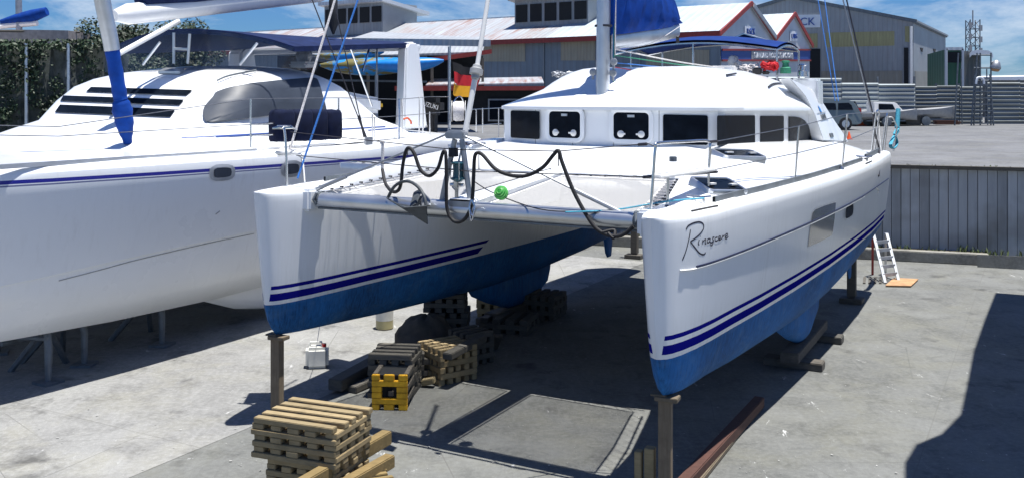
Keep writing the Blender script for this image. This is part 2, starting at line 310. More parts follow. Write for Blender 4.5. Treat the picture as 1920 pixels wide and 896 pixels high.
def net_mat(name, cell, thread, c, rz=0.):
    m = NT(name); p = m.mapv(m.pos(), (1, 1, 1), rz); x, y, z = m.sep(p)[:3]
    a = m.math('LESS_THAN', m.math('FRACT', m.math('DIVIDE', x, cell)), thread); b = m.math('LESS_THAN', m.math('FRACT', m.math('DIVIDE', y, cell)), thread)
    k = m.math('MAXIMUM', a, b); tr = m.n('ShaderNodeBsdfTransparent'); mx = m.n('ShaderNodeMixShader'); m.l(k, mx.inputs[0]); m.l(tr.outputs[0], mx.inputs[1]); m.l(m.b.outputs[0], mx.inputs[2]); m.l(mx.outputs[0], m.out.inputs[0])
    m.col(c); m.set(Roughness=.7); return m.mat
M['net'] = net_mat('trampoline_net', .022, .25, (.62, .615, .60))
def shade_net():
    m = NT('shade_cloth'); p = m.pos(); n = m.noise(p, 1.1, 7, .7, 1.2); n2 = m.noise(p, 5.5, 4, .7); n3 = m.noise(m.mapv(p, (1.5, 1.5, .3)), .9, 5, .6, .8)
    k = m.mix(m.ramp(n, .35, .65), (.022, .03, .028), (.10, .115, .11)); k = m.mix(m.math('MULTIPLY', m.ramp(n2, .5, .7), .6), k, (.03, .045, .02)); k = m.mix(m.math('MULTIPLY', m.ramp(n3, .55, .75), .6), k, (.17, .19, .21)); m.col(k); m.set(Roughness=.9); m.bump(n, .6, .05); return m.mat
M['shade'] = shade_net()
def leaf(name, c, var):
    m = NT(name); n = m.noise(m.pos(), .9, 4); n2 = m.noise(m.pos(), 7., 2); m.col(m.mix(m.ramp(m.math('ADD', m.math('MULTIPLY', n, .6), m.math('MULTIPLY', n2, .4)), .35, .65), tuple(x*(1-var) for x in c), tuple(x*(1+var) for x in c))); m.set(Roughness=.6); return m.mat
M['leaf'] = leaf('dark_foliage', (.020, .042, .018), .65); M['leaf2'] = leaf('weed_foliage', (.07, .10, .03), .5); M['bark'] = plain('bark', (.09, .07, .05), .9, var=.4, bump=.6)
M['camo'] = (lambda m: (m.col(m.mix(m.ramp(m.noise(m.mapv(m.pos(), (1, 1, 3)), 1.6, 3, .5, .8), .47, .53), (.015, .22, .55), (.17, .15, .05))), m.set(Roughness=.35), m.mat)[-1])(NT('camo_kayak'))
M['carpaint'] = plain('grey_green_car_paint', (.16, .19, .19), .3, .4, .05, coat=.5); M['bluepaint'] = plain('bright_blue', (.01, .20, .60), .35, var=.1); M['lamp_r'] = plain('tail_lamp_red', (.40, .01, .01), .2, coat=.6)
M['hulpink'] = plain('faded_hull', (.40, .35, .33), .6, var=.2); M['netstrap'] = plain('trampoline_border', (.70, .70, .69), .7); M['crust'] = plain('paint_yellow_crib', (.62, .34, .012), .75, var=.35, scale=7)

# ================================================================== NEAR CATAMARAN
cat = root('sailing_catamaran', 'white sailing catamaran with blue bottom paint and script name, bows propped on timber posts', 'catamaran', (BX, BY, 0), TH)
HB = [(0, .0), (.015, .045), (.05, .10), (.12, .15), (.3, .215), (.6, .285), (1., .345), (1.6, .39), (2.5, .47), (4., .56), (6., .64), (8., .67), (10., .66), (11.75, .60)]
ZB = [(0, 1.06), (.3, 1.03), (2., .92), (5., .79), (7., .80), (9., .88), (10.4, .98), (11.75, 1.14)]
ZD = [(0, 2.84), (2, 2.86), (6, 2.86), (9, 2.87), (11.75, 2.91)]
def a_start(z): return interp(z, [(1.03, .42), (1.10, .30), (1.25, .21), (1.47, .15), (2.2, .07), (2.85, 0.)])
SEC = [(0, .0), (.012, .22), (.05, .40), (.12, .56), (.22, .68), (.32, .755), (.45, .82), (.6, .885), (.75, .945), (.86, .985), (.93, 1.), (.965, .99), (.985, .955), (.997, .88), (1., .80)]
def hull_rows(c, stations):
    rows = []
    for a in stations:
        hb = interp(a, HB); zb = interp(a, ZB); zd = interp(a, ZD); L = []; R = []
        for t, w in SEC:
            z = zb+(zd-zb)*t; aa = a_start(z)+(a)*(11.75-a_start(z))/11.75
            if hb < .13 and t > .93: w = min(1, w+.04)
            # fuller at the stem so the bow reads blunt
            ww = hb*w if a > 1. else hb*(w+(1-w)*.25*(1-a))if t > 0 else 0
            sl = aa+(.34*max(0, (a-9.5)/2.25)*(zd-z)*.9 if a > 9.5 else 0)
            R.append((c+ww, sl, z)); L.append((c-ww, sl, z))
        rows.append(L[::-1]+R[1:])
    return rows
STA = [0, .006, .015, .03, .05, .08, .12, .2, .3, .45, .6, .8, 1., 1.3, 1.6, 2., 2.5, 3, 3.5, 4, 4.5, 5, 5.5, 6, 6.5, 7, 7.5, 8, 8.5, 9, 9.5, 10, 10.4, 10.8, 11.2, 11.5, 11.75]
hull_bvh = {}; hulls = {}; deck_parts = []
for c in (-2.5, 2.5):
    mb = MB(); rows = hull_rows(c, STA); R = mb.grid(rows); mb.f(R[-1]); mb.f(R[0][::-1])
    for i in range(len(R)-1):              # side-to-side deck strip
        mb.f((R[i][0], R[i+1][0], R[i+1][-1], R[i][-1]))
    h = mb.build('hull', M['hull'], cat, 40); deck_parts.append(mb); hull_bvh[c] = mb.bvh(); hulls[c] = h
hulls[2.5]['label'] = 'hull with the name Rinascere in script'; 
CAM = Vector((0, 0, H))
def on_hull(x, y, c=2.5, off=.004):        # where the sight line meets the hull side
    d = (W(x, y, 10.)-CAM).normalized(); loc, nor, i, _ = hull_bvh[c].ray_cast(CAM, d)
    if loc is None: return None
    if nor.dot(d) > 0: nor = -nor
    return loc+nor*off
# keels and rudders
for c in (-2.5, 2.5):
    rows = []
    for z, a0, a1, w in ((.95, 4.7, 7.9, .13), (.7, 4.95, 7.85, .15), (.5, 5.45, 7.75, .14), (.34, 5.95, 7.35, .10), (.27, 6.2, 7.1, .04)):
        rows.append([(c+w*math.sin(PI*min(1, t**.6))*sg, a0+(a1-a0)*t, z) for sg, ts in ((1, (0, .05, .15, .3, .5, .7, .85, 1)), (-1, (.85, .7, .5, .3, .15, .05))) for t in ts])
    mb = MB(); R = mb.grid(rows, cu=True); mb.f(R[-1]); mb.build('keel', M['hull'], cat, 50)
    rows = []
    for z, a0, a1, w in ((1.25, 10.35, 10.95, .045), (.95, 10.4, 10.9, .045), (.62, 10.5, 10.85, .035), (.52, 10.58, 10.82, .015)):
        rows.append([(c+w*math.sin(PI*min(1, t**.6))*sg, a0+(a1-a0)*t, z) for sg, ts in ((1, (0, .1, .3, .6, 1)), (-1, (.6, .3, .1))) for t in ts])
    mb = MB(); R = mb.grid(rows, cu=True); mb.f(R[-1]); mb.build('rudder', M['hull'], cat, 50)
# bridge deck and fore deck
mb = MB()
prof = [(3.1, 2.28), (2.95, 2.42), (2.90, 2.78), (2.93, 2.93), (2.98, 3.02), (3.10, 3.13), (3.4, 3.205), (3.9, 3.28), (4.6, 3.33), (6, 3.30), (8, 3.24), (9.6, 3.2), (11.0, 3.15), (11.3, 2.4), (11.0, 2.2)]
rows = []
for l in [-2.3+4.6*i/16 for i in range(17)]:
    e = abs(l)/2.3; bow = .32*(e**3)
    rows.append([(l, a+(bow if a < 3.5 else bow*.3), z-(0 if z < 2.85 else (z-2.84)*max(0, (e-.62)/.38)**2)) for a, z in prof])
R = mb.grid(rows)
for i in range(len(R)-1): mb.f((R[i][0], R[i][-1], R[i+1][-1], R[i+1][0]))
mb.f(R[0]); mb.f(R[-1])
mb.build('bridge_deck', M['gel'], cat, 30); deck_parts.append(mb)
# raised side decks between the cabin and the hull edges
mb = MB()
for sg in (-1, 1):
    rows = []
    for a, li, zi, lo in ((.95, 2.28, 2.86, 2.56), (1.5, 2.14, 2.93, 2.60), (2.15, 2.02, 3.04, 2.66), (2.9, 1.87, 3.14, 2.73), (3.4, 1.74, 3.19, 2.77), (4, 1.7, 3.25, 2.80), (4.6, 1.7, 3.33, 2.84), (6, 1.75, 3.305, 2.90), (7.5, 1.8, 3.255, 2.93), (9, 1.8, 3.215, 2.94), (10, 1.85, 3.18, 2.92), (10.6, 1.9, 3.10, 2.90), (10.9, 1.9, 2.92, 2.86)):
        zl = interp(a, ZD)+.006
        rows.append([(sg*li, a, zl-.08), (sg*li, a, zi-.03)]+[(sg*(li+.02+(lo-li-.02)*t), a, zi+(zl-zi)*(t**2.8)) for t in (0, .15, .3, .45, .6, .75, .88, 1)])
    mb.grid(rows)
mb.build('side_deck', M['gel'], cat, 40); deck_parts.append(mb)
# deck panels with non-skid on the bows
mb = MB()
for sg in (-1, 1):
    pts = [(sg*2.5-.12, .75), (sg*2.5+.14, .75), (sg*2.5+.2, 1.2), (sg*2.5+.27, 2.0), (sg*2.5-.28, 2.0), (sg*2.5-.2, 1.2)]
    mb.cut(); mb.plate([(x, y, interp(y, ZD)+.004) for x, y in pts], .006)
mb.build('nonskid_panel', M['deck'], cat)
DKV, DKF = [], []
for m_ in deck_parts: b0 = len(DKV); DKV += m_.V; DKF += [tuple(i+b0 for i in f_) for f_ in m_.Fc]
deck_bvh = BVHTree.FromPolygons(DKV, DKF)
def on_deck(x, y):                          # where the sight line meets the deck, in the boat frame
    d = (W(x, y, 10.)-CAM).normalized(); loc, nor, i, _ = deck_bvh.ray_cast(CAM, d); return (BI @ loc) if loc is not None else None
# ---- cabin
CC = .12
half = [(0, 3.98), (.32, 3.985), (.95, 4.06), (1.69, 4.42), (1.76, 4.52), (1.87, 5.92), (1.94, 7.35), (1.96, 9.05), (1.95, 9.7)]
base = [(CC-x, y) for x, y in half[::-1]]+[(CC+x, y) for x, y in half[1:]]
def cz(a): return interp(a, [(3.9, 3.26), (5, 3.25), (7, 3.2), (9.7, 3.12)])
EZ = [(3.9, 3.83), (5, 3.82), (7, 3.79), (9.7, 3.75)]
mb = MB(); mb.grid([[(x, y, cz(y)-.02) for x, y in base], [(x, y, interp(y, EZ)) for x, y in base]]); mb.build('cabin_wall', M['gel'], cat, 20)
# roof: an eave lip and a domed top
def off(pts, d):
    out = []
    for i, p in enumerate(pts):
        a, b = Vector(pts[max(0, i-1)]), Vector(pts[min(len(pts)-1, i+1)]); t = (b-a).normalized(); out.append((p[0]+t.y*d, p[1]-t.x*d))
    return out
fine = [tuple(p.xy) for p in smooth([(x, y, 0) for x, y in base], 5)]
def resample(P, n):
    L = [0.]
    for p, q in zip(P, P[1:]): L.append(L[-1]+math.dist(p, q))
    out = []
    for i in range(n):
        d = L[-1]*i/(n-1); k = max(j for j in range(len(L)) if L[j] <= d+1e-9); k = min(k, len(P)-2); t = (d-L[k])/max(1e-9, L[k+1]-L[k]); out.append((P[k][0]+(P[k+1][0]-P[k][0])*t, P[k][1]+(P[k+1][1]-P[k][1])*t))
    return out
def relax(P, it):
    for _ in range(it): P = [P[0]]+[((a[0]+2*b[0]+c_[0])/4, (a[1]+2*b[1]+c_[1])/4) for a, b, c_ in zip(P, P[1:], P[2:])]+[P[-1]]
    return P
fine = relax(resample(fine, 121), 6); eave = off(fine, .07); eave2 = off(fine, .02); soft = relax(eave, 160)
rows = [[(x, y, interp(y, EZ)-.03) for x, y in eave2], [(x, y, interp(y, EZ)-.035) for x, y in eave], [(x, y, interp(y, EZ)+.012) for x, y in eave]]
def spine(p): return (CC+(p[0]-CC)*.42, min(max(p[1], 5.3)*.72+7.0*.28, 9.2))
for t in (.03, .08, .15, .25, .37, .5, .65, .8, 1.):
    r = []
    for (x_, y_), (xs, ys) in zip(eave, soft):
        k_ = min(1, t*4); x, y = x_+(xs-x_)*k_, y_+(ys-y_)*k_
        sx, sy = spine((x, y)); zt = interp(y*(1-t)+sy*t, [(4, 4.2), (5, 4.42), (6, 4.47), (8, 4.45), (9.6, 4.36)])
        ze = interp(y, EZ)+.02; hgt = (1-(1-t)**2.1)
        r.append((x*(1-t)+sx*t, y*(1-t)+sy*t, ze+(zt-ze)*hgt))
    rows.append(r)
mb = MB(); R = mb.grid(rows); mb.f(R[-1])
roof_bvh = mb.bvh(); mb.build('cabin_roof', M['gel'], cat, 50)
# aft flank carrying the maker lettering, sweeping down to the side deck
mb = MB()
for sg in (-1, 1):
    o = [bl(1480, 146, 2.0), bl(1530, 172, 2.05), bl(1562, 222, 2.2), bl(1592, 266, 2.35), bl(1545, 264, 2.35), bl(1528, 215, 2.2), bl(1510, 180, 2.1)]
    q = [(sg*(p.x-CC)+CC, p.y, p.z) for p in o]; q2 = [(sg*(p.x-CC-.22)+CC, p.y+.1, p.z-.02) for p in o]
    a = [mb.v(p) for p in q]; b = [mb.v(p) for p in q2]; mb.f(a); mb.f(b)
    for i in range(len(a)): mb.f((a[i], a[(i+1) % 7], b[(i+1) % 7], b[i]))
mb.build('cabin_flank', M['gel'], cat, 30, .015)
# helm coaming behind the roof
mb = MB(); p, q, r, s_ = (ba(1482, 146, 9.6), ba(1533, 148, 9.6), ba(1534, 200, 9.6), ba(1482, 200, 9.6)); mb.prism([p, q, r, s_], (0, .5, 0)); mb.build('helm_coaming', M['gel'], cat, 30, .04)
# windows: smoked panes in the wall panels, two of them opening hatches with pale frames
def window(px, P, Q, frame=False, rad=.05, arch=False, name='window'):
    c = [vplane(x, y, P, Q) for x, y in px]                       # four corners, clockwise from top left
    n = Vector((Q[1]-P[1], -(Q[0]-P[0]), 0)).normalized()
    if n.y > 0 and abs(n.y) > .3 or (abs(n.y) <= .3 and n.x*(c[0].x-CC) < 0): n = -n
    ex = (c[1]-c[0]).normalized(); ey = Vector((0, 0, 1)); w = ((c[1]-c[0]).length+(c[2]-c[3]).length)/2; h = ((c[0]-c[3]).length+(c[1]-c[2]).length)/2; o = sum(c, Vector())/4
    if arch:
        out = []
        for u, v in ((0, 0), (1, 0), (.98, .3), (.88, .62), (.70, .84), (.48, .96), (.25, 1.), (0, 1)):
            out.append(c[3]+(c[2]-c[3])*u+(c[0]-c[3])*v)
    else: out = rrect(o, ex, ey, w, h, rad)
    mb = MB(); mb.prism([p+n*.004 for p in out], n*.012); pane = mb.build(name, M['glass'], cat, 30)
    if frame:
        mb = MB(); fr = [rrect(o+n*d, ex, ey, w+e, h+e, rad+e/2) for d, e in ((.002, .13), (.028, .13), (.032, .09), (.02, .0))]; R = mb.grid(fr, cu=True); mb.build('frame', M['gel'], pane, 40)
        mb = MB(); mb.box(o+n*.02+ey*(h/2-.05), (.1, .02, .035), math.atan2(ex.y, ex.x)); mb.build('label_plate', M['alu'], pane)
        for k in (-1, 1):
            mb = MB(); cpos = o+n*.016+ex*k*w*.29-ey*(h/2-.075); mb.lathe([(.05, 0), (.05, .012), (.02, .022), (.02, .03)], cpos, n, 12); mb.box(cpos+n*.025-ex*k*.03, (.08, .015, .025), math.atan2(ex.y, ex.x)); mb.build('handle', M['white'], pane)
    return pane
PF = [(CC+x, y) for x, y in half]; PL = [(CC-x, y) for x, y in half]
window([(1151, 211), (1217, 212), (1217, 263), (1151, 261)], PF[1], PF[2], True, .06)
window([(1031, 209), (1089, 210), (1089, 260), (1031, 258)], PL[1], PL[2], True, .06)
window([(1243, 215), (1327, 217), (1327, 272), (1243, 271)], PF[2], PF[3], rad=.03)
window([(960, 208), (1012, 209), (1012, 261), (958, 259)], PL[2], PL[3], rad=.03)
window([(1344, 217), (1414, 217), (1414, 271), (1344, 272)], PF[4], PF[5], rad=.03)
window([(1425, 218), (1468, 218), (1468, 266), (1425, 268)], PF[5], PF[6], rad=.03)
window([(1478, 219), (1516, 219), (1519, 262), (1478, 265)], PF[6], PF[7], arch=True)
def side_pane(P, Q, u0, u1):
    n = Vector((Q[1]-P[1], -(Q[0]-P[0]), 0)).normalized(); n = n if n.x < 0 else -n
    f_ = lambda u, v: Vector((P[0]+(Q[0]-P[0])*u, P[1]+(Q[1]-P[1])*u, cz(P[1])+.1+v*.43))+n*.004
    mb = MB(); mb.prism([f_(u0, 0), f_(u1, 0), f_(u1, 1), f_(u0, 1)], n*.012); mb.build('window', M['glass'], cat)
side_pane(PL[4], PL[5], .08, .45); side_pane(PL[4], PL[5], .5, .95); side_pane(PL[5], PL[6], .05, .95); side_pane(PL[6], PL[7], .05, .9)
# panel seams on the cabin front
mb = MB()
for P, Q, u in ((PF[0], PF[1], 1), (PL[0], PL[1], 1), (PF[2], PF[3], .02), (PL[2], PL[3], .02)):
    mb.cut(); x, y = P[0]+(Q[0]-P[0])*u, P[1]+(Q[1]-P[1])*u; mb.bar((x, y-.003, cz(y)), (x, y-.003, interp(y, EZ)-.03), .008, .008)
mb.build('panel_seam', M['stone'], cat)
# maker's lettering on the flank
def plane_at(x, y, o, n):
    d = (W(x, y, 1.)-CAM); return CAM+d*((o-CAM).dot(n)/d.dot(n))
fo, f1, f2 = (BOAT @ p for p in (bl(1480, 146, 2.0), bl(1592, 266, 2.35), bl(1545, 264, 2.35)))
fn = (f1-fo).cross(f2-fo).normalized(); fn = fn if fn.dot(CAM-fo) > 0 else -fn
def flank(x, y): return plane_at(x, y, fo, fn)+fn*.012
mb = MB(ID); ex, ey = flank(1553, 219)-flank(1535, 223), flank(1540, 205)-flank(1545, 221); ey = ey-ex*ey.dot(ex)/ex.length_squared
lettering(mb, 'LAGOON', .135, flank(1544.5, 224), ex, fn.cross(ex), sx=.8)
mb.tube([flank(1531, 213.5), flank(1547, 211)], .004); mb.tube([flank(1538, 227), flank(1552, 223.5)], .004)
mb.build('lettering', M['galv'], cat)
mb = MB(ID); mb.plate([flank(*p) for p in ((1532.5, 199), (1536.5, 204), (1540, 212), (1536, 209))], .006); mb.build('emblem', M['bluepaint'], cat)
mb = MB(ID); mb.plate([flank(*p) for p in ((1554, 251), (1560, 250.5), (1562, 257.5), (1556.5, 258))], .008); mb.build('vent', M['galv'], cat)
# hand rails on the roof
def on_roof(x, y, off=.0):
    d = (W(x, y, 10.)-CAM).normalized(); loc, nor, i, _ = roof_bvh.ray_cast(CAM, d)
    return None if loc is None else loc+Vector((0, 0, off))
for pts in (((1441, 167), (1450, 161), (1470, 159), (1492, 159), (1492, 164)), ((1362, 145), (1380, 142), (1413, 138))):
    q = [on_roof(*p, .03) for p in pts]; q = [p for p in q if p]
    if len(q) > 1: mb = MB(ID); mb.tube(smooth(q, 4), .014); mb.build('handrail', M['wirebk'], cat)
# light fore-roof pads by the mast
for px in (((1060, 190), (1095, 171), (1106, 190)), ((1152, 172), (1203, 172), (1196, 190), (1146, 190))):
    q = [on_roof(*p, .006) for p in px]
    if all(q): mb = MB(ID); mb.poly(q); mb.build('roof_pad', M['deck'], cat)
# deck hatches
def hatch(px, z, parent=cat, op=0):
    mx, my = sum(p[0] for p in px)/4, sum(p[1] for p in px)/4; pts = [on_deck(mx+dx, my+dy) for dx, dy in ((0, 0), (9, 0), (-9, 0), (0, -3), (0, 3))]; o0 = pts[0]
    if all(pts): nn = (pts[1]-pts[2]).cross(pts[3]-pts[4]).normalized(); nn = nn if nn.z > 0 else -nn; nn = nn.normalized()
    else: nn = Vector((0, 0, 1)); o0 = o0 or bz(mx, my, z)
    cl_ = BI @ CAM
    c = []
    for x, y in px: d_ = (BI @ W(x, y, 10.))-cl_; c.append(cl_+d_*((o0-cl_).dot(nn)/d_.dot(nn)))
    o = sum(c, Vector())/4+nn*.008; ex = ((c[1]-c[0])+(c[2]-c[3])).normalized(); w = ((c[1]-c[0]).length+(c[2]-c[3]).length)/2; ey = nn.cross(ex).normalized(); h = abs(((c[3]-c[0])+(c[2]-c[1])).dot(ey))/2; ez = nn; h = max(.36, min(h, .5)); w = min(w, .72)
    mb = MB(); R = mb.grid([rrect(o+ez*d, ex, ey, w-e, h-e, .07-e/3) for d, e in ((-.05, 0), (.022, 0), (.034, .02), (.034, .07), (.022, .08))], cu=True); fr = mb.build('deck_hatch', M['alu'], parent, 40)
    mb = MB(); mb.poly(rrect(o+ez*.026, ex, ey, w-.07, h-.07, .04)); mb.build('pane', M['glass'], fr)
    mb = MB()
    for k in (-1, 1): mb.cut(); mb.box(o+ez*.045+ex*k*w*.27-ey*h*.1, (.11, .05, .02), math.atan2(ex.y, ex.x))
    mb.build('handle', M['white'], fr)
hatch([(1286, 355), (1385, 357), (1402, 346), (1310, 344)], 2.98)
hatch([(636, 312), (712, 316), (742, 309), (668, 305)], 2.98)
hatch([(1338, 295), (1420, 297), (1428, 289), (1350, 287)], 3.14)
hatch([(845, 277), (890, 279), (905, 272), (862, 270)], 3.22)
mb = MB(); q = [bz(x, y, 3.12) for x, y in ((1516, 269), (1563, 271), (1567, 266), (1522, 264))]; mb.prism(q, (0, 0, .05)); mb.build('deck_hatch', M['alu'], cat, 30, .015)
# small deck fittings on the foredeck
mb = MB()
for x, y in ((962, 266), (988, 268), (1075, 279), (1127, 282), (1205, 279), (1283, 283), (1000, 263), (1262, 296)):
    p = bz(x, y, 3.215); mb.lathe([(.05, -.05), (.05, .012), (.03, .02)], p, n=10)
mb.build('deck_filler', M['galv'], cat)
# windlass fairlead in the riser
mb = MB(); p = bz(1015, 308, 3.06); mb.box(p, (.14, .06, .17)); fl = mb.build('fairlead', M['white'], cat, 30, .03)
mb = MB(); mb.box(p+Vector((0, -.03, 0)), (.06, .02, .11)); mb.build('opening', M['dark'], fl)
# ---- crossbeam, longeron, net
BM = Vector((0, .72, 2.70))
mb = MB(); mb.tube([(-2.16, .70, 2.71), (2.16, .70, 2.71)], .095, 20); cb = mb.build('crossbeam', M['alu'], cat, 50)
mb = MB(); mb.box((0, .68, 2.615), (4.2, .07, .02)); mb.build('keel_strip', M['galv'], cb)
for sg in (-1, 1):
    mb = MB(); mb.box((sg*2.22, .70, 2.71), (.16, .34, .27)); cbk = mb.build('beam_bracket', M['gel'], cat, 30, .03)
    mb = MB(); mb.lathe([(.085, 0), (.098, .03), (.098, .07), (.06, .075)], (sg*2.14, .70, 2.72), (-sg, 0, 0), 16); mb.tube([(sg*2.1, .62, 2.80), (sg*2.12, .58, 2.72), (sg*2.1, .62, 2.66)], .018); mb.build('beam_socket', M['galv'], cbk)
mb = MB()                                   # longeron: a tapering white spine from the beam back to the foredeck
mb.grid([[(-w, a, zt-.02), (-w+.02, a, zt), (w-.02, a, zt), (w, a, zt-.02), (w*.8, a, zb), (-w*.8, a, zb)] for a, w, zt, zb in ((.62, .17, 2.83, 2.60), (1.0, .165, 2.86, 2.57), (2.2, .15, 2.95, 2.60), (3.05, .145, 3.01, 2.62))], cu=True); lg = mb.build('longeron', M['gel'], cat, 30)
mb = MB(); mb.f([mb.v(p) for p in ((-.17, .612, 2.81), (.17, .612, 2.81), (.13, .612, 2.60), (-.13, .612, 2.60))]); mb.build('end_plate', M['alu_dull'], lg)
mb = MB(); mb.tube([(-.06, .9, 2.875), (-.05, 3.0, 3.025)], .006); mb.build('furling_line', M['wirebk'], lg)
def netz(a): return 2.74+(a-.7)*.09
for sg in (-1, 1):
    rows = []
    for i in range(13):
        a = .81+(2.86-.81)*i/12; li = .185; lo = interp(a, [(.8, 2.0), (1.6, 1.89), (2.8, 1.65)])
        rows.append([(sg*(li+(lo-li)*j/10), a, netz(a)-.05*math.sin(PI*j/10)*math.sin(PI*i/12)) for j in range(11)])
    mb = MB(); mb.grid(rows); nt = mb.build('trampoline', M['net'], cat)
    mb = MB()                              # hem
    ring = [r[0] for r in rows]+rows[-1][1:]+[r[-1] for r in rows[::-1]][1:]+rows[0][::-1][1:-1]
    mb.tube([(x, y, z) for x, y, z in ring], .014, 6, True); mb.build('hem', M['netstrap'], nt)
    mb = MB(); hi = [(sg*interp(a, [(.8, 2.18), (1.6, 2.06), (2.8, 1.80)]), a, netz(a)+.035) for a in (.86, 1.2, 1.6, 2., 2.4, 2.78)]; mb.tube(hi, .014, 6); mb.tube([(sg*.2, 2.93, 2.965), (sg*1.75, 2.98, 2.955)], .013, 6); mb.build('lacing_rail', M['alu'], nt)
    mb = MB(); zz = []
    for i in range(23):
        a = .9+1.86*i/22; l = interp(a, [(.8, 2.18), (1.6, 2.06), (2.8, 1.80)]); l2 = interp(a, [(.8, 2.0), (1.6, 1.89), (2.8, 1.65)]); zz.append((sg*(l if i % 2 else l2), a, netz(a)+(.04 if i % 2 else .015)))
    mb.tube(zz, .006, 5); z2 = [(sg*(.26+1.40*i/14), 2.86+(.09 if i % 2 else 0), netz(2.8)+.02) for i in range(15)]; mb.tube(z2, .006, 5); mb.build('lacing', M['rope_w'], nt)
    mb = MB()
    for i in range(1, 23, 2):
        x, y, z = zz[i]; mb.box((x+sg*.01, y, z+.012), (.045, .025, .02))
    for p in z2[1::2]: mb.box((p[0], p[1]+.02, p[2]+.015), (.045, .03, .02))
    mb.build('lacing_button', M['wirebk'], nt)
# ---- A-frame, bow lights, furler drum, forestay
def at7(x, y, a=.72): return ba(x, y, a)
mb = MB(); mb.tube([at7(823, 402), at7(853, 262)], .033, 8); mb.tube([at7(885, 400), at7(866, 262)], .033, 8); mb.build('striker_leg', M['alu_dull'], cat)
mb = MB(); mb.box(at7(856, 254), (.25, .12, .08)); mb.box(at7(856, 247, .74), (.2, .1, .03)); mb.build('striker_head', M['alu_dull'], cat, 30, .012)
mb = MB(); mb.lathe([(.055, -.05), (.06, -.045), (.055, .045), (.06, .05)], at7(850, 286), n=16); ln = mb.build('bow_light', M['rubber'], cat)
mb = MB(); mb.lathe([(.05, -.035), (.057, 0), (.05, .035)], at7(850, 286), n=16); mb.build('lens', plain('smoked_red_lens', (.05, .012, .02), .15), ln)
mb = MB(); mb.lathe([(.035, -.13), (.075, -.11), (.092, -.10), (.092, -.085), (.07, -.075), (.062, 0), (.07, .07), (.092, .08), (.092, .095), (.05, .105)], at7(860, 320), n=20); fd = mb.build('furler_drum', M['teal'], cat)
mb = MB()
for k in range(4):
    a = k*PI/2+.6; o = at7(860, 320); mb.tube([o+Vector((.09*math.cos(a), .09*math.sin(a), z)) for z in (-.1, .1)], .006)
mb.build('drum_cage', M['steel'], fd)
mb = MB(); o = at7(857, 347); mb.box(o+Vector((0, 0, .02)), (.07, .05, .1)); mb.lathe([(.022, -.09), (.022, .09)], o+Vector((0, 0, .0)), (1, 0, 0), 10); mb.box(o+Vector((.0, 0, -.09)), (.05, .03, .14)); mb.tube([o+Vector((-.05, 0, .03)), o+Vector((-.06, 0, -.03)), o+Vector((-.02, 0, -.06))], .012); mb.build('toggle', M['steel'], cat, 30, .006)
# mast, boom, sail bag, forestay, shrouds
MF = ba(1130, 192, 4.52); MT = MF+Vector((0, .32, 14))
mb = MB(); n = 16
mb.grid([[MF+(MT-MF)*t+Vector((.095*math.cos(k*2*PI/n), .14*math.sin(k*2*PI/n), 0)) for k in range(n)] for t in (0, .1, .3, 1)], cu=True); ms = mb.build('mast', M['alu'], cat, 50)
mb = MB(); mb.box(MF+Vector((0, 0, .0)), (.34, .4, .02)); mb.build('mast_step', M['galv'], ms)
def mz(z): return MF+(MT-MF)*((z-MF.z)/14)
mb = MB(); mb.lathe([(.13, 0), (.13, .03)], mz(5.02), n=16); mb.build('mast_band', M['wirebk'], ms)
for dx, k, z0, z1 in ((-.115, 'rope_w', 4.35, 9), (.13, 'rope_g', 4.2, 9), (.12, 'rope_b', 4.3, 9), (.10, 'rope_w', 4.5, 9), (.15, 'rope_w', 4.6, 9)):
    mb = MB(); mb.tube([mz(z0)+Vector((dx, .1, 0)), mz(z1)+Vector((dx, .1, 0))], .011 if k == 'rope_w' else .008, 6); mb.build('halyard', M[k], ms)
for dx, z in ((.16, 4.33), (.17, 4.5), (-.16, 4.35)):
    mb = MB(); mb.lathe([(.04, -.02), (.055, -.015), (.055, .015), (.04, .02)], mz(z)+Vector((dx, 0, 0)), (0, 1, 0), 12); mb.box(mz(z)+Vector((dx, 0, -.06)), (.03, .03, .1)); mb.build('block', M['alu_dull'], ms)
b0 = mz(4.83)+Vector((0, .2, 0)); b1 = bl(1268, 58, .12); b1 = Vector((b1.x, b1.y, b1.z))
bd = (b1-b0).normalized(); bu = Vector((0, 0, 1)); bs = bd.cross(bu).normalized()
mb = MB(); mb.grid([[b0+bd*t*(b1-b0).length+bs*(x*w)+bu*(y*h) for x, y in ((-.6, -1), (.6, -1), (1, -.6), (1, .6), (.6, 1), (-.6, 1), (-1, .6), (-1, -.6))] for t, w, h in ((0, .10, .13), (.5, .11, .16), (.97, .1, .12), (1., .06, .08))], cu=True); bo = mb.build('boom', M['alu'], cat, 40)
mb = MB(); L = (b1-b0).length; rows = []
for i in range(25):
    t = -.045+1.07*i/24; hh = interp(t, [(-.05, 1.9), (.0, 1.9), (.3, 1.35), (.7, .72), (.95, .42), (1.03, .10)]); wv = .03*math.sin(i*2.3)+.02*math.sin(i*5.1); o = b0+bd*(t*L)+bu*.08; ww = interp(t, [(-.05, .13), (.05, .22), (.6, .21), (1.03, .05)])
    rows.append([o+bs*(ww*.75)+bu*0, o+bs*(ww+wv)+bu*(.10*hh+.02), o+bs*(ww+.02-wv)+bu*hh*.35, o+bs*(ww*.72+wv)+bu*hh*.7, o+bs*.05+bu*hh, o-bs*.05+bu*hh, o-bs*(ww*.72+wv)+bu*hh*.7, o-bs*(ww+wv)+bu*hh*.35, o-bs*ww*.75])
R = mb.grid(rows); mb.f(R[0]); mb.f(R[-1]); mb.build('sail_cover', M['royal'], bo, 60)
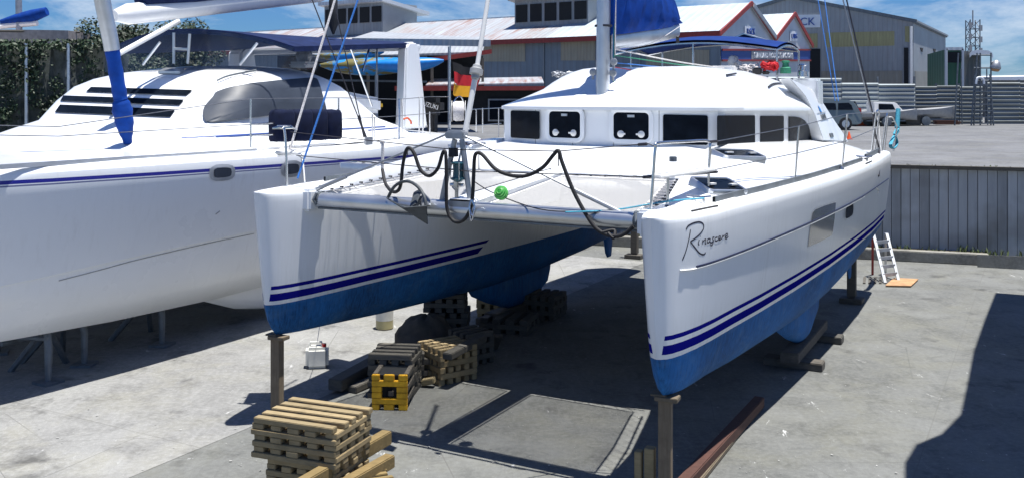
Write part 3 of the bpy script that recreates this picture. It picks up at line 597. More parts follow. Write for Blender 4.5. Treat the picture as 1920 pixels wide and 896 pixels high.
mb = MB(); mb.tube([b0+bd*L*.93+bs*.1-bu*.1, b0+bd*L*.93+bs*.1-bu*.2], .03); mb.build('sheet_block', M['rubber'], bo)
for k, (x0, y0, x1, y1) in enumerate(((1150, 92, 1368, 130), (1150, 104, 1372, 132), (1150, 118, 1376, 134), (1150, 126, 1350, 137), (1152, 92, 1278, 48))):
    p = ba(x0, y0, 4.75); q = ba(x1, y1, 8.9) if k < 4 else bl(x1, y1, .3); m_ = (p+q)/2-Vector((0, 0, (.03, .02, .02, .09, .12)[k])); mb = MB(); mb.tube(smooth([p, m_, q], 6), (.011, .008, .008, .008, .006)[k], 6); mb.build('running_line', M[('rope_w', 'rope_g', 'rope_b', 'rope_r', 'rope_w')[k]], cat)
F0 = ba(858, 312, .74); F1 = ba(870, 262, .78)
fs = [ba(871, 255, .84), ba(893, 135, 1.02), ba(915, 0, 1.25)]; top = fs[2]+(fs[2]-fs[1])*3.2
mb = MB(); mb.tube([F0, fs[0]], .012); mb.tube([fs[0], fs[1]], .033, 10); mb.tube([fs[1], fs[2], top], .027, 10); fo_ = mb.build('forestay', M['white'], cat, 50)
mb = MB(); mb.lathe([(.034, -.10), (.05, -.08), (.05, -.045), (.078, -.03), (.078, .03), (.055, .045), (.05, .075), (.03, .09)], fs[1], fs[2]-fs[1], 16); mb.build('swivel', M['stone'], fo_)
# bridle wires from the beam ends to the A-frame
for (x0, y0, x1, y1) in ((568, 366, 838, 252), (1182, 408, 872, 256)):
    mb = MB(); mb.tube([at7(x0, y0), at7(x1, y1)], .012, 6); p, q = at7(x0, y0), at7(x1, y1); mb.tube([p, p+(q-p)*.32], .024, 8); mb.build('bridle_wire', M['alu_dull'], cat)
for i, (x, y, l_, x1, y1, k, r) in enumerate(((1636, 212, 2.95, 1585, -10, 'wirebk', .014), (1634, 212, 2.98, 1578, -10, 'wire', .012), (1566, 190, 2.0, 1532, -10, 'rope_b', .010), (1572, 190, 2.1, 1545, -10, 'rope_b', .010))):
    p = bl(x, y, l_); q = bl(x1, y1, l_-.5); mb = MB(); mb.tube([p, q, q+(q-p)*.8], r, 6); mb.build('shroud', M[k], cat)
# left bow: ropes going aloft
p0 = ba(543, 283, .9); p1 = ba(628, 0, 1.6); mb = MB(); mb.tube([p0, p1, p1+(p1-p0)*.5], .016, 6); mb.build('halyard', M['rope_w'], cat)
mb = MB(); mb.tube([ba(572, 300, .9), p0, p0+Vector((0, 0, .08))], .008, 6); mb.build('shackle', M['steel'], cat)
p0 = ba(558, 335, .85); p1 = ba(671, 0, 1.7); mb = MB(); mb.tube([p0, p1, p1+(p1-p0)*.5], .013, 6); mb.build('halyard', M['rope_b'], cat)
# ---- pulpits, stanchions, lifelines, toe rails
def rail(name, pts, r=.014, mat='steel', n=8, parent=cat, sm=5):
    mb = MB(); mb.tube(smooth(pts, sm) if sm else pts, r, n); return mb.build(name, M[mat], parent, 60)
A_ = ba(1220, 392, .62); B_ = bz(1327, 374, 2.84); At = ba(1229, 275, .66); Bt = Vector((B_.x+.03, B_.y, 3.43)); Bt = ba(1331, 268, B_.y)
up = Vector((0, 0, 1))
pul = rail('pulpit', [A_, A_+(At-A_)*.55, At-(At-A_)*.03, At+(Bt-At)*.05+up*.03, At+(Bt-At)*.5+up*.03, At+(Bt-At)*.96+up*.02, Bt-up*.06, B_+(Bt-B_)*.5, B_], .016)
mb = MB(); q0, q1 = A_+(At-A_)*.52, B_+(Bt-B_)*.46; mb.box((q0+q1)/2+up*.02, ((q1-q0).length, .17, .035), math.atan2((q1-q0).y, (q1-q0).x)); mb.build('seat', M['white'], pul, 30, .012)
rail('brace', [q0, q1], .013, parent=pul, sm=0)
p = ba(1252, 384, 1.0); rail('stanchion', [p, p+up*.28], .016, sm=0)
# left pulpit with its little seat
L0, L1 = ba(538, 350, .75), ba(571, 341, 1.2); Lt0, Lt1 = ba(534, 241, .75), ba(556, 243, 1.0)
rail('pulpit', [L0, ba(537, 300, .75), ba(534, 248, .75), ba(528, 239, .74), ba(513, 241, .72)], .016)
rail('pulpit', [L1, ba(566, 296, 1.1), ba(556, 290, .95), ba(520, 292, .78)], .016)
mb = MB(); q = [ba(515, 290, .7), ba(556, 291, .9), ba(580, 284, 1.3), ba(525, 283, 1.1)]; mb.prism(q, (0, 0, .04)); mb.build('seat', M['white'], cat, 30, .012)
mb = MB(); q = [ba(511, 241, .7), ba(548, 240, .8), ba(556, 244, .95), ba(545, 237, 1.1), ba(520, 237, .9)]; mb.tube(q, .014, 6); mb.build('pulpit_top', M['steel'], cat)
rail('stanchion', [ba(716, 330, 2.0), ba(716, 268, 2.0)], .011, sm=0)
st = [(1490, 338, 1498, 237), (1578, 317, 1589, 214)]
tops = []
for x0, y0, x1, y1 in st:
    p = bz(x0, y0, 2.87); q = ba(x1, y1, p.y); s0 = rail('stanchion', [p, q], .015, sm=0); tops.append((q, p)); mb = MB(); mb.lathe([(.04, 0), (.04, .02), (.022, .05)], p-up*.01, n=10); mb.build('stanchion_base', M['steel'], s0)
# stern gate cluster
gp = [(1632, 300, 1643, 211, 2.9), (1638, 297, 1649, 213, 2.9), (1652, 292, 1662, 218, 2.95), (1657, 290, 1665, 216, 2.95), (1675, 284, 1682, 238, 3.0)]
gt = []
for x0, y0, x1, y1, l_ in gp:
    p = bl(x0, y0, l_); q = ba(x1, y1, p.y); rail('stanchion', [p, q], .017, sm=0); gt.append(q)
rail('gate_rail', [gt[0], gt[0]+(gt[1]-gt[0])*.5+up*.05, gt[1]], .016); rail('gate_rail', [gt[2]-up*.02, gt[2]+(gt[3]-gt[2])*.5+up*.04, gt[3]-up*.02], .016)
rail('gate_rail', [gt[3]-up*.05, (gt[3]+gt[4])*.5+up*.06, gt[4]], .014, 'white')
rail('backstay_tail', [bl(1636, 212, 2.95), bl(1645, 222, 2.95), bl(1650, 250, 2.95), bl(1652, 285, 2.95)], .013, 'white')
rail('backstay_tail', [bl(1638, 212, 2.95), bl(1640, 250, 2.95), bl(1648, 278, 2.95), bl(1649, 305, 3.1), bl(1647, 330, 3.15)], .022, 'wirebk')
for q0, q1 in ((Bt, tops[0][0]), (tops[0][0], tops[1][0]), (tops[1][0], gt[0])):
    rail('lifeline', [q0, q1], .006, 'wire', 5, sm=0)
mids = [B_+(Bt-B_)*.5]+[(a+b)/2+up*.0 for a, b in tops]+[gt[0]-up*.3]
for q0, q1 in zip(mids, mids[1:]): rail('lifeline', [q0, q1], .006, 'wire', 5, sm=0)
rail('lifeline', [ba(545, 248, .75), ba(850, 281, .68), ba(1046, 284, .66), ba(1215, 270, .66), At], .006, 'wirebk', 5, sm=0)
rail('lifeline', [ba(556, 292, .8), ba(886, 322, .66), ba(1212, 332, .66)], .006, 'wirebk', 5, sm=0)
mb = MB()
for x, y, a in ((1205, 271, .66), (1337, 266, B_.y), (1214, 332, .66), (1337, 323, B_.y)): mb.cut(); p = ba(x, y, a); mb.lathe([(.008, -.06), (.016, -.05), (.016, .05), (.008, .06)], p, (1, -.2, .1), 8)
mb.build('turnbuckle', M['wirebk'], cat)
for sg in (-1, 1):
    pts = [(sg*interp(a, [(1.4, 2.66), (3, 2.80), (5, 2.92), (7, 2.98), (9.2, 3.0), (11.3, 2.97)]), a, interp(a, ZD)+.035) for a in (1.45, 2.2, 3, 4, 5, 6, 7, 8, 8.9)]
    mb = MB(); mb.grid([[(x-.016, y, z-.045), (x-.016, y, z+.03), (x+.016, y, z+.03), (x+.016, y, z-.045)] for x, y, z in pts], cu=True); mb.build('toe_rail', M['galv'], cat)
    pts = [(sg*interp(a, [(9.2, 3.0), (11.3, 2.95)]), a, interp(a, ZD)+.05) for a in (9.3, 10, 10.8, 11.3)]
    mb = MB(); mb.grid([[(x-.016, y, z-.06), (x-.016, y, z+.04), (x+.016, y, z+.04), (x+.016, y, z-.06)] for x, y, z in pts], cu=True); mb.build('toe_rail', M['galv'], cat)
# cleats, bow strips
for p in (bz(1310, 379, 2.87), bz(1620, 300, 2.9)):
    mb = MB(); mb.tube([p+Vector((-.13, -.02, .06)), p+Vector((-.05, 0, .05)), p+Vector((.05, 0, .05)), p+Vector((.13, .02, .06))], .016, 8); mb.tube([p+Vector((-.05, 0, -.02)), p+Vector((-.05, 0, .05))], .018); mb.tube([p+Vector((.05, 0, -.02)), p+Vector((.05, 0, .05))], .018); mb.build('cleat', M['steel'], cat)
def hull_strip(pts, w, mat, name, c=2.5, off=.006):
    q = [on_hull(x, y, c, off) for x, y in pts]; q = [p for p in q if p]
    if len(q) < 2: return
    mb = MB(ID); mb.tube(q, w, 5); return mb.build(name, M[mat], cat)
def dense(pts, n=8): return [(p.x, p.y) for p in smooth([(x, y, 0) for x, y in pts], n)]
hull_strip([(1297, 397.5), (1320, 392.5), (1345, 387.5)], .012, 'black', 'rub_strip')
hull_strip([(1623, 308), (1634, 303)], .012, 'black', 'rub_strip')
# styling crease along the topsides (dark line over a bright lip)
hull_strip(dense([(1305, 499), (1340, 489), (1400, 467), (1460, 442), (1520, 416), (1580, 388), (1620, 366), (1650, 346), (1672, 330)]), .009, 'ink', 'crease')
hull_strip(dense([(1274, 507), (1300, 504), (1340, 492.5), (1400, 470.5), (1460, 445.5), (1520, 419.5), (1580, 391), (1620, 369)]), .010, 'white', 'crease_lip')
for pts in (((1642, 352), (1647, 357), (1645, 362)), ((1668, 335), (1673, 338), (1670, 345)), ((1676, 352), (1672, 358), (1668, 363))): hull_strip(dense(pts, 3), .012, 'white', 'step_edge')
def hull_patch(outline, mat, name, off=.004, parent=cat, c=2.5, n=6):
    ds = dense(outline+[outline[0]], n)[:-1]; q = [on_hull(x, y, c, off) for x, y in ds]; cx = sum(x for x, y in ds)/len(ds); cy = sum(y for x, y in ds)/len(ds)
    if not all(q): return None
    mb = MB(ID); rows = [[mb.v(on_hull(cx+(x-cx)*t, cy+(y-cy)*t, c, off)) for x, y in ds] for t in (1, .66, .33)]; N = len(ds)
    for r0, r1 in zip(rows, rows[1:]):
        for j in range(N): mb.f((r0[j], r0[(j+1) % N], r1[(j+1) % N], r1[j]))
    mb.f(rows[-1]); return mb.build(name, mat, parent)
def box_outline(a, b, c_, d, k=.12):        # four corners with clipped corners
    P = [Vector(p) for p in (a, b, c_, d)]; out = []
    for i in range(4):
        for q, t in ((P[i-1], k), (P[(i+1) % 4], k)): out.append(tuple(P[i]+(q-P[i])*t))
    return out
M['pane_grey'] = plain('grey_hull_window', (.16, .18, .22), .12, coat=.6, var=.1)
o_ = box_outline((1523, 395), (1567, 379), (1560, 441), (1514, 463))
for nm, mt, of, grow in (('window_lip', 'white', .003, 1.04), ('hull_window', 'pane_grey', .007, 1.0)):
    hull_patch([(1541+(x-1541)*grow, 420+(y-420)*grow) for x, y in o_], M[mt], nm, of, n=2)
o_ = box_outline((1585, 388), (1599, 380), (1598, 403), (1584, 411), .2)
hull_patch([(1591.5+(x-1591.5)*1.35, 395.5+(y-395.5)*1.3) for x, y in o_], M['gel'], 'portlight_surround', .006, n=2)
hull_patch(o_, M['glass'], 'portlight', .012, n=2)
# the name, in flowing script
ST = [[(1294.5, 430), (1292, 446), (1286, 470), (1279, 488)], [(1286, 431), (1290, 424), (1300, 418.5), (1311, 416.5), (1318, 420), (1319, 428), (1313, 438), (1303, 447), (1294, 453)], [(1294, 453), (1302, 463), (1311, 474), (1319, 477), (1323, 473)],
      [(1311, 449), (1309, 457), (1311, 459)], [(1313, 444), (1313.6, 443.2)], [(1316, 458.5), (1317.5, 450), (1318, 453), (1322, 448.5), (1323, 450), (1321.5, 457), (1324, 456)],
      [(1331, 447.5), (1327, 448.5), (1325.5, 453), (1327.5, 455.5), (1330.5, 451.5), (1331.5, 447), (1331, 454), (1333.5, 454)], [(1339, 444.5), (1336, 445.5), (1336, 448.5), (1337.5, 452), (1335, 459), (1332.5, 460), (1333, 456), (1338, 452)],
      [(1345, 445), (1341.5, 445.5), (1340, 449), (1342, 452), (1346, 449.5)], [(1346.5, 448.5), (1350.5, 445.5), (1349.5, 442.5), (1347, 444.5), (1347, 449), (1349.5, 450), (1353, 446.5)], [(1353, 449), (1354.5, 441.5), (1355, 444), (1358, 440.5)], [(1358.5, 445), (1363.5, 441), (1363, 438), (1360, 440), (1359, 445), (1361, 447.5), (1365.5, 443)]]
mb = MB(ID)
for k, s in enumerate(ST):
    q = [on_hull(x, y, 2.5, .0) for x, y in dense(s, 5)]; q = [p for p in q if p]
    nr = [on_hull(x, y, 2.5, 1.) for x, y in dense(s, 5)]
    if len(q) > 1 and all(nr):
        hw_ = .0085 if k < 3 else .0072; L_, R_ = [], []
        for i, p in enumerate(q):
            t_ = (q[min(i+1, len(q)-1)]-q[max(i-1, 0)]).normalized(); n_ = (nr[i]-p).normalized(); sd = n_.cross(t_).normalized()*hw_*(.55 if i in (0, len(q)-1) else 1.); L_.append(p+n_*(.0016+.0002*k)+sd); R_.append(p+n_*(.0016+.0002*k)-sd)
        mb.grid([L_, R_])
mb.build('name_lettering', M['ink'], cat)
# ---- cockpit canopy and what stands at the back of the roof
mb = MB(); rows = []
for i in range(11):
    a = 9.3+1.8*i/10
    rows.append([(-1.75+3.2*j/10, a, 4.90+.17*math.sin(PI*j/10)+.10*math.sin(PI*i/10)+.05*(i/10)) for j in range(11)])
R = mb.grid(rows); R2 = mb.grid([[(x, y, z-.05) for x, y, z in r] for r in rows]); cn = mb.build('canopy', M['navyblue2'], cat)
ed = [rows[0][j] for j in range(11)]+[rows[i][10] for i in range(1, 11)]+[rows[10][j] for j in range(9, -1, -1)]+[rows[i][0] for i in range(9, 0, -1)]
mb = MB(); mb.tube([(x, y, z-.06) for x, y, z in ed], .022, 6, True); mb.build('canopy_frame', M['steel'], cn)
mb = MB()
for i, j in ((0, 1), (0, 5), (0, 10), (10, 1), (10, 10)): x, y, z = rows[i][j]; mb.cut(); mb.tube([(x, y, z-.06), (x, y, 3.1)], .022, 6)
mb.build('canopy_post', M['steel'], cn)
mb = MB(); o = ba(1476, 75, 10.6)
for (x0, y0, x1, y1) in ((1365, 76, 1395, 64), (1395, 64, 1440, 77), (1440, 77, 1490, 90), (1365, 76, 1490, 90)): mb.tube([ba(x0, y0, 10.4), ba(x1, y1, 10.4)], .02, 6)
mb.build('hood_frame', M['steel'], cn)
mb = MB(); mb.poly([ba(1365, 76, 10.42), ba(1395, 65, 10.42), ba(1440, 78, 10.42), ba(1490, 91, 10.42)]); mb.build('hood', M['navy'], cn)
def winch(x, y, a, mat):
    o = ba(x, y, a); mb = MB(); mb.lathe([(.10, -.16), (.095, -.06), (.062, -.04), (.056, .03), (.075, .05), (.07, .075), (.03, .08)], o, n=16); mb.build('winch', M[mat], cat)
winch(1473, 122, 9.35, 'rope_g'); winch(1505, 128, 9.6, 'steel')
mb = MB(); mb.box(ba(1420, 134, 8.8), (.16, .12, .12)); mb.box(ba(1436, 137, 8.9), (.14, .1, .06)); mb.build('line_clutch', M['rubber'], cat, 30, .02)
mb = MB(); mb.box(ba(1358, 131, 8.8), (.42, .3, .14)); mb.build('coachroof_hatch', M['white'], cat, 30, .03)
def heap(name, mat, label, catg, cx, cy, a, w, h, seed, parent=None):
    rnd = random.Random(seed); mb = MB()
    for k in range(7):
        o = ba(cx+rnd.uniform(-w, w)*.8, cy+h*.5-abs(rnd.gauss(0, .5))*h*.7, a+rnd.uniform(-.15, .15)); r = rnd.uniform(.06, .12); tl_ = Vector((rnd.uniform(-.5, .5), rnd.uniform(-.5, .5), 1)).normalized(); e1 = tl_.orthogonal().normalized(); e2 = tl_.cross(e1); ph = rnd.uniform(0, 6)
        mb.tube([o+(e1*math.cos(i*.7+ph)+e2*math.sin(i*.7+ph)*.7)*r*(1+.25*math.sin(i*1.7))+tl_*.05*math.sin(i*.9+k) for i in range(16)], .024 if mat == 'redcloth' else .014, 6)
    o = mb.build(name, M[mat], None, 60); tag(o, label, catg)
heap('canvas_bag', 'redcloth', 'bunched red cloth bag lying on the cabin roof aft of the line clutch', 'bag', 1444, 124, 9.3, 12, 5, 3)
heap('rope_tails', 'rope_w', 'heap of white and grey rope tails on the aft edge of the cabin roof', 'rope', 1398, 126, 9.3, 22, 6, 5)
heap('rope_tails', 'alu_dull', 'grey coil of line and blocks on roof behind the near boat mast, left side', 'rope', 1055, 138, 8.6, 18, 5, 8)
mb = MB(); o = ba(1375, 116, 9.6); mb.lathe([(.02, .12), (.08, .1), (.11, 0), (.08, -.1), (.02, -.12)], o, n=14); tag(mb.build('fender', M['white'], None, 60), 'round white ball fender sitting at the aft end of the cabin roof', 'fender')

# ================================================================== LARGER CATAMARAN ALONGSIDE
LC = -9.3
big = root('sailing_catamaran', 'larger white catamaran with navy bimini and louvred front windows, alongside on the left', 'catamaran', B(LC, 3, 0), TH)
HB2 = [(-3.2, .0), (-3.15, .10), (-3., .22), (-2.5, .44), (-1.5, .74), (-.5, .93), (1, 1.06), (3, 1.12), (6, 1.13), (9, 1.08), (10.4, 1.0)]
ZB2 = [(-3.2, .95), (-2., .82), (-.7, .72), (1, .64), (3, .60), (6, .64), (8.5, .8), (10.4, 1.1)]
def zk2(a): return interp(a, [(-3.2, 1.5), (-.9, 1.57), (.7, 1.67), (3, 1.76), (6, 1.86), (10.4, 2.0)])
def zd2(a): return interp(a, [(-3.2, 3.10), (0, 3.10), (6, 3.08), (8.5, 3.16), (10.4, 3.05)])
big_bvh = None
for sg, cc in ((1, -6.45), (-1, LC*2+6.45)):
    rows = []
    for a in [-3.2, -3.17, -3.1, -3., -2.8, -2.5, -2, -1.5, -1, -.5, 0, .5, 1, 1.5, 2, 2.5, 3, 3.5, 4, 4.5, 5, 5.5, 6, 6.5, 7, 7.5, 8, 8.5, 9, 9.5, 10, 10.4]:
        hb, zb, zk, zd = interp(a, HB2), interp(a, ZB2), zk2(a), zd2(a); R = []
        pr = [(0, zb), (.30, zb+.03), (.50, zb+.12), (.64, zb+.30), (.73, zb+.55), (.775, zk-.22), (.80, zk-.012), (.835, zk), (.87, zk+.3), (.915, zk+.7), (.94, zd-.38), (.945, zd-.2), (.93, zd-.1), (.88, zd-.03), (.78, zd)]
        fl = lambda w, z: max(.45*hb*w, hb*w-.14*max(0, zd-.25-z)*min(1, hb*1.6)); rows.append([(cc-fl(w, z), a, z) for w, z in pr[::-1]]+[(cc+fl(w, z), a, z) for w, z in pr[1:]])
    mb = MB(); R = mb.grid(rows); mb.f(R[-1])
    for i in range(len(R)-1): mb.f((R[i][0], R[i+1][0], R[i+1][-1], R[i][-1]))
    mb.build('hull', M['hull2'], big, 24)
    if sg == 1: big_bvh = mb.bvh()
    rows = []
    for z, a0, a1, w in ((.75, 2.7, 6.2, .10), (.6, 2.9, 6.1, .11), (.34, 3.6, 6., .10), (.22, 4.2, 5.9, .06)):
        rows.append([(cc+w*math.sin(PI*min(1, t**.6))*g, a0+(a1-a0)*t, z) for g, ts in ((1, (0, .05, .15, .3, .6, 1)), (-1, (.6, .3, .15, .05))) for t in ts])
    mb = MB(); R = mb.grid(rows, cu=True); mb.f(R[-1]); mb.build('keel', M['hull2'], big, 50)
# deck: a slab between the hulls that falls to the gunwales
mb = MB(); rows = []
for a, z in ((-.9, 3.08), (0, 3.10), (1, 3.11), (2, 3.12), (3, 3.14), (5, 3.25), (8, 3.3), (10.2, 3.2)):
    rows.append([(LC+s*3.55, a, zd2(a)+.004+(max(z, zd2(a)+.006)-zd2(a)-.004)*min(1, (1-abs(s))*2.2)) for s in (-1, -.9, -.8, -.65, -.5, -.25, 0, .25, .5, .65, .8, .9, 1)])
mb.grid(rows); n0 = len(rows)
mb.prism([(LC-2.6, -.9, 3.06), (LC+2.6, -.9, 3.06), (LC+2.6, -.85, 2.0), (LC-2.6, -.85, 2.0)], (0, 11, 0)); mb.build('bridge_deck', M['gel'], big, 30)
mb = MB(); rows = [[(LC+s*2.0, a, 3.04-.04*math.sin(PI*t)) for s in (-1, -.5, 0, .5, 1)] for t, a in ((0, -2.6), (.3, -2.1), (.6, -1.6), (1, -.9))]; mb.grid(rows); mb.build('trampoline', M['net'], big)
mb = MB(); mb.tube([(LC-2.3, -2.75, 3.0), (LC+2.3, -2.75, 3.0)], .11, 16); mb.build('crossbeam', M['alu'], big)
# cabin: stacked rings, raked front, rounded corners
def ring2(z, fa, w, aa, r=.9, n=6):
    pts = []
    for k in range(n+1):                    # left aft -> left front corner -> right front corner -> right aft
        t = k/n; pts.append((LC-w, aa+(fa+r-aa)*t, z))
    for k in range(1, n): th = PI-k/n*PI/2; pts.append((LC-w+r+r*math.cos(th), fa+r-r*math.sin(th), z))
    for k in range(9): pts.append((LC-w+r+(2*w-2*r)*k/8, fa-.12*math.sin(PI*k/8), z))
    for k in range(1, n): th = PI/2-k/n*PI/2; pts.append((LC+w-r+r*math.cos(th), fa+r-r*math.sin(th), z))
    for k in range(n+1): t = k/n; pts.append((LC+w, fa+r+(aa-fa-r)*t, z))
    return pts
RG = [(3.06, 2.0, 2.95, 9.0), (3.2, 2.35, 2.85, 8.8), (3.36, 2.8, 2.74, 8.5), (3.52, 3.3, 2.62, 8.0), (3.9, 3.66, 2.58, 7.35), (4.18, 4.0, 2.50, 6.9), (4.34, 4.35, 2.36, 6.6), (4.46, 4.75, 2.1, 6.45), (4.55, 5.2, 1.6, 6.4), (4.60, 5.5, .9, 6.35)]
rows = [ring2(z, fa, w, aa, min(.9, w*.5)) for z, fa, w, aa in RG]
mb = MB(); R = mb.grid(rows); mb.f(R[-1]); n_ = len(R[0])
for r0, r1 in zip(R, R[1:]): mb.f((r0[0], r1[0], r1[-1], r0[-1]))
cab_bvh = mb.bvh(); mb.build('cabin', M['gel'], big, 40)
# coachroof block that the cockpit canopy stands on
mb = MB(); mb.prism([(LC-2.3, 5.2, 4.0), (LC-2.3, 8.6, 3.6), (LC+2.3, 8.6, 3.6), (LC+2.3, 5.2, 4.0)], (0, 0, .35)); mb.build('flybridge_base', M['gel'], big, 30, .08)
def on_cab(x, y, off=.006, bv=None):
    d = (W(x, y, 10.)-CAM).normalized(); loc, nor, i, _ = (bv or cab_bvh).ray_cast(CAM, d)
    if loc is None: return None
    if nor.dot(d) > 0: nor = -nor
    return loc+nor*off
def wrap_patch(outline, name, mat, bv, off=.008, n=5, rings=4, parent=big):
    ds = dense(outline+[outline[0]], n)[:-1]; cx = sum(x for x, y in ds)/len(ds); cy = sum(y for x, y in ds)/len(ds); rows = []
    for k in range(rings):
        t = 1-k/rings; r = []
        for x, y in ds:
            p = on_cab(cx+(x-cx)*t, cy+(y-cy)*t, off, bv)
            if p is None: return None
            r.append(p)
        rows.append(r)
    mb = MB(ID); R = mb.grid(rows, cu=True); mb.f(R[-1]); return mb.build(name, mat, parent, 60)
def strip_patch(top, bot, name, mat, bv, n=30, off=.022):     # a band between two edges
    mb = MB(ID); rows = []
    for k in range(4):
        r = []
        for i in range(n+1):
            t = i/n; a = Vector(top[0]).lerp(Vector(top[1]), t); b = Vector(bot[0]).lerp(Vector(bot[1]), t); q = a.lerp(b, k/3); p = on_cab(q.x, q.y, off, bv)
            if p is None: return None
            r.append(p)
        rows.append(r)
    mb.grid(rows); return mb.build(name, mat, big, 60)
for top, bot in ((((172, 165), (362, 171)), ((162, 174), (350, 181))), (((120, 181), (346, 189)), ((114, 191), (337, 199))), (((114, 198), (330, 207)), ((104, 212), (320, 221)))):
    strip_patch(top, bot, 'louvre_window', M['glass'], cab_bvh)
wrap_patch([(381, 222), (384, 204), (400, 185), (408, 175), (440, 165), (500, 156), (560, 150), (588, 149), (596, 158), (604, 185), (609, 205), (602, 207), (560, 211), (500, 218), (440, 226), (400, 231), (388, 231)], 'side_window', M['glass2'], cab_bvh, .04, 4, 7)
for x0, y0 in ((415, 323), (545, 316)):
    s_ = 1 if x0 == 415 else .8
    fr = wrap_patch(box_outline((x0-23*s_, y0-13), (x0+24*s_, y0-15), (x0+24*s_, y0+14), (x0-23*s_, y0+17), .25), 'portlight', M['alu'], big_bvh, .014, 2)
    if fr: wrap_patch(box_outline((x0-15*s_, y0-8), (x0+17*s_, y0-9), (x0+17*s_, y0+8), (x0-15*s_, y0+11), .2), 'pane', M['glass2'], big_bvh, .022, 2, 4, fr)
mb = MB(ID)
for x0, y0, x1, y1 in ((340, 260, 690, 240), (405, 258, 722, 238), (690, 245, 800, 236)):
    q = [on_cab(x0+(x1-x0)*t/12, y0+(y1-y0)*t/12, .006) for t in range(13)]; q = [p for p in q if p]
    if len(q) > 2: mb.tube(q, .012, 5)
if mb.V: mb.build('cabin_stripe', M['signblue'], big)
q = [on_cab(x, y, .002, big_bvh) for x, y in dense([(110, 526), (180, 508), (250, 489), (330, 470), (400, 454), (476, 438)])]; q = [p for p in q if p]
if len(q) > 2: mb = MB(ID); mb.tube(q, .007, 5); mb.build('crease', M['alu_dull'], big)
q = [on_cab(x, y, .002, big_bvh) for x, y in ((404, 402), (408, 399), (412, 396))]; q = [p for p in q if p]
if len(q) > 2: mb = MB(ID); mb.tube(q, .008, 5); mb.build('scrape', M['stone'], big)
# mast with boom and the blue sleeve round its foot
m0 = BI @ on_cab(240, 270, 0.); m1 = bl(207, 75, m0.x); m2 = bl(183, -40, m0.x); m3 = m2+(m2-m1)*2.5
mb = MB(); mb.tube([m1-(m1-m0)*.1, m1, m2, m3], .125, 14); ms2 = mb.build('mast', M['alu'], big, 60)
mb = MB(); pts = smooth([m0, m0.lerp(m1, .12), m0.lerp(m1, .3), m0.lerp(m1, .42), m0.lerp(m1, .47), m0.lerp(m1, .75), m1], 5)
rad = [interp(i/(len(pts)-1), [(0, .06), (.10, .085), (.22, .14), (.36, .16), (.44, .145), (.5, .112), (1, .115)])*(1+.05*math.sin(i*1.9)) for i in range(len(pts))]; mb.tube(pts, rad, 14); mb.build('mast_sleeve', M['royal'], ms2, 60)
k0 = bl(214, 30, -8.5); k1 = bl(600, -12, -8.8)
mb = MB(); mb.tube([k0, k0.lerp(k1, .05), k1], [.10, .19, .20], 12); bo2 = mb.build('boom', M['gel2'], big, 60)
mb = MB(); mb.tube([k0.lerp(k1, .10)+up*.26, k0.lerp(k1, .3)+up*.30, k0.lerp(k1, .75)+up*.30, k1+up*.3], [.17, .27, .26, .2], 12); mb.build('sail_cover', M['navy'], bo2, 60)
mb = MB(); mb.tube([bl(222, 102, -9), bl(335, 40, -9)], .05, 10); mb.build('boom_strut', M['gel2'], big)
# cockpit canopy with clear front screens
def bim(u, v):                              # u across, v fore to aft
    return Vector((LC-2.65+5.3*u, 5.0+.35*(2*u-1)**2*(1-v)+4.4*v, 4.93+.26*v+(.40-.27*v)*math.sin(PI*u)**.8))
mb = MB(); rows = [[bim(u/12, v/14) for u in range(13)] for v in range(15)]; mb.grid(rows); mb.grid([[p-up*.04 for p in r] for r in rows])
edge = [rows[0][j] for j in range(13)]+[rows[i][12] for i in range(1, 15)]; mb.grid([edge, [p-up*.10 for p in edge]]); bm2 = mb.build('bimini', M['navy'], big, 60)
mb = MB()
for (x0, y0, x1, y1) in ((326, 120, 326, 62), (352, 120, 356, 64), (326, 92, 354, 93), (268, 122, 300, 80), (450, 122, 482, 82)):
    mb.cut(); mb.tube([ba(x0, y0, 4.8), ba(x1, y1, 4.8)], .028, 6)
mb.build('screen_frame', M['alu'], bm2)
mb = MB(); fr_ = [rows[0][j] for j in range(13)]+[rows[i][12] for i in (1, 2, 3)]; mb.grid([[p-up*.03 for p in fr_], [Vector((LC+(p.x-LC)*.93, p.y-.18*(i < 13), 4.50)) for i, p in enumerate(fr_)]]); mb.build('clear_screen', M['vinyl'], bm2)
mb = MB()
for (x0, y0, x1, y1, l_) in ((656, 88, 697, 200, -6.9), (694, 86, 680, 135, -6.9), (707, 92, 705, 195, -7.6)): mb.cut(); mb.tube([bl(x0, y0, l_), bl(x1, y1, l_)], .022, 6)
mb.build('canopy_strut', M['steel'], bm2)
# stern arch leg
mb = MB(); A0 = [bl(757, 243, -6.6), bl(803, 240, -6.5), bl(787, 86, -6.55), bl(779, 79, -6.6), bl(768, 79, -6.6), bl(762, 88, -6.6)]
mb.prism(A0, (-.34, .12, 0)); arch = mb.build('arch_leg', M['gel'], big, 30, .05)
mb = MB(); A1 = [p+Vector((2*(LC+6.6)-.0, 0, 0)) for p in A0]; mb.prism(A1, (.34, .12, 0)); mb.build('arch_leg', M['gel'], big, 30, .05)
mb = MB(); p = bl(773, 84, -6.8); mb.box((LC, p.y+.1, p.z-.06), (5.2, .3, .14)); mb.build('arch_beam', M['gel'], big, 30, .04)
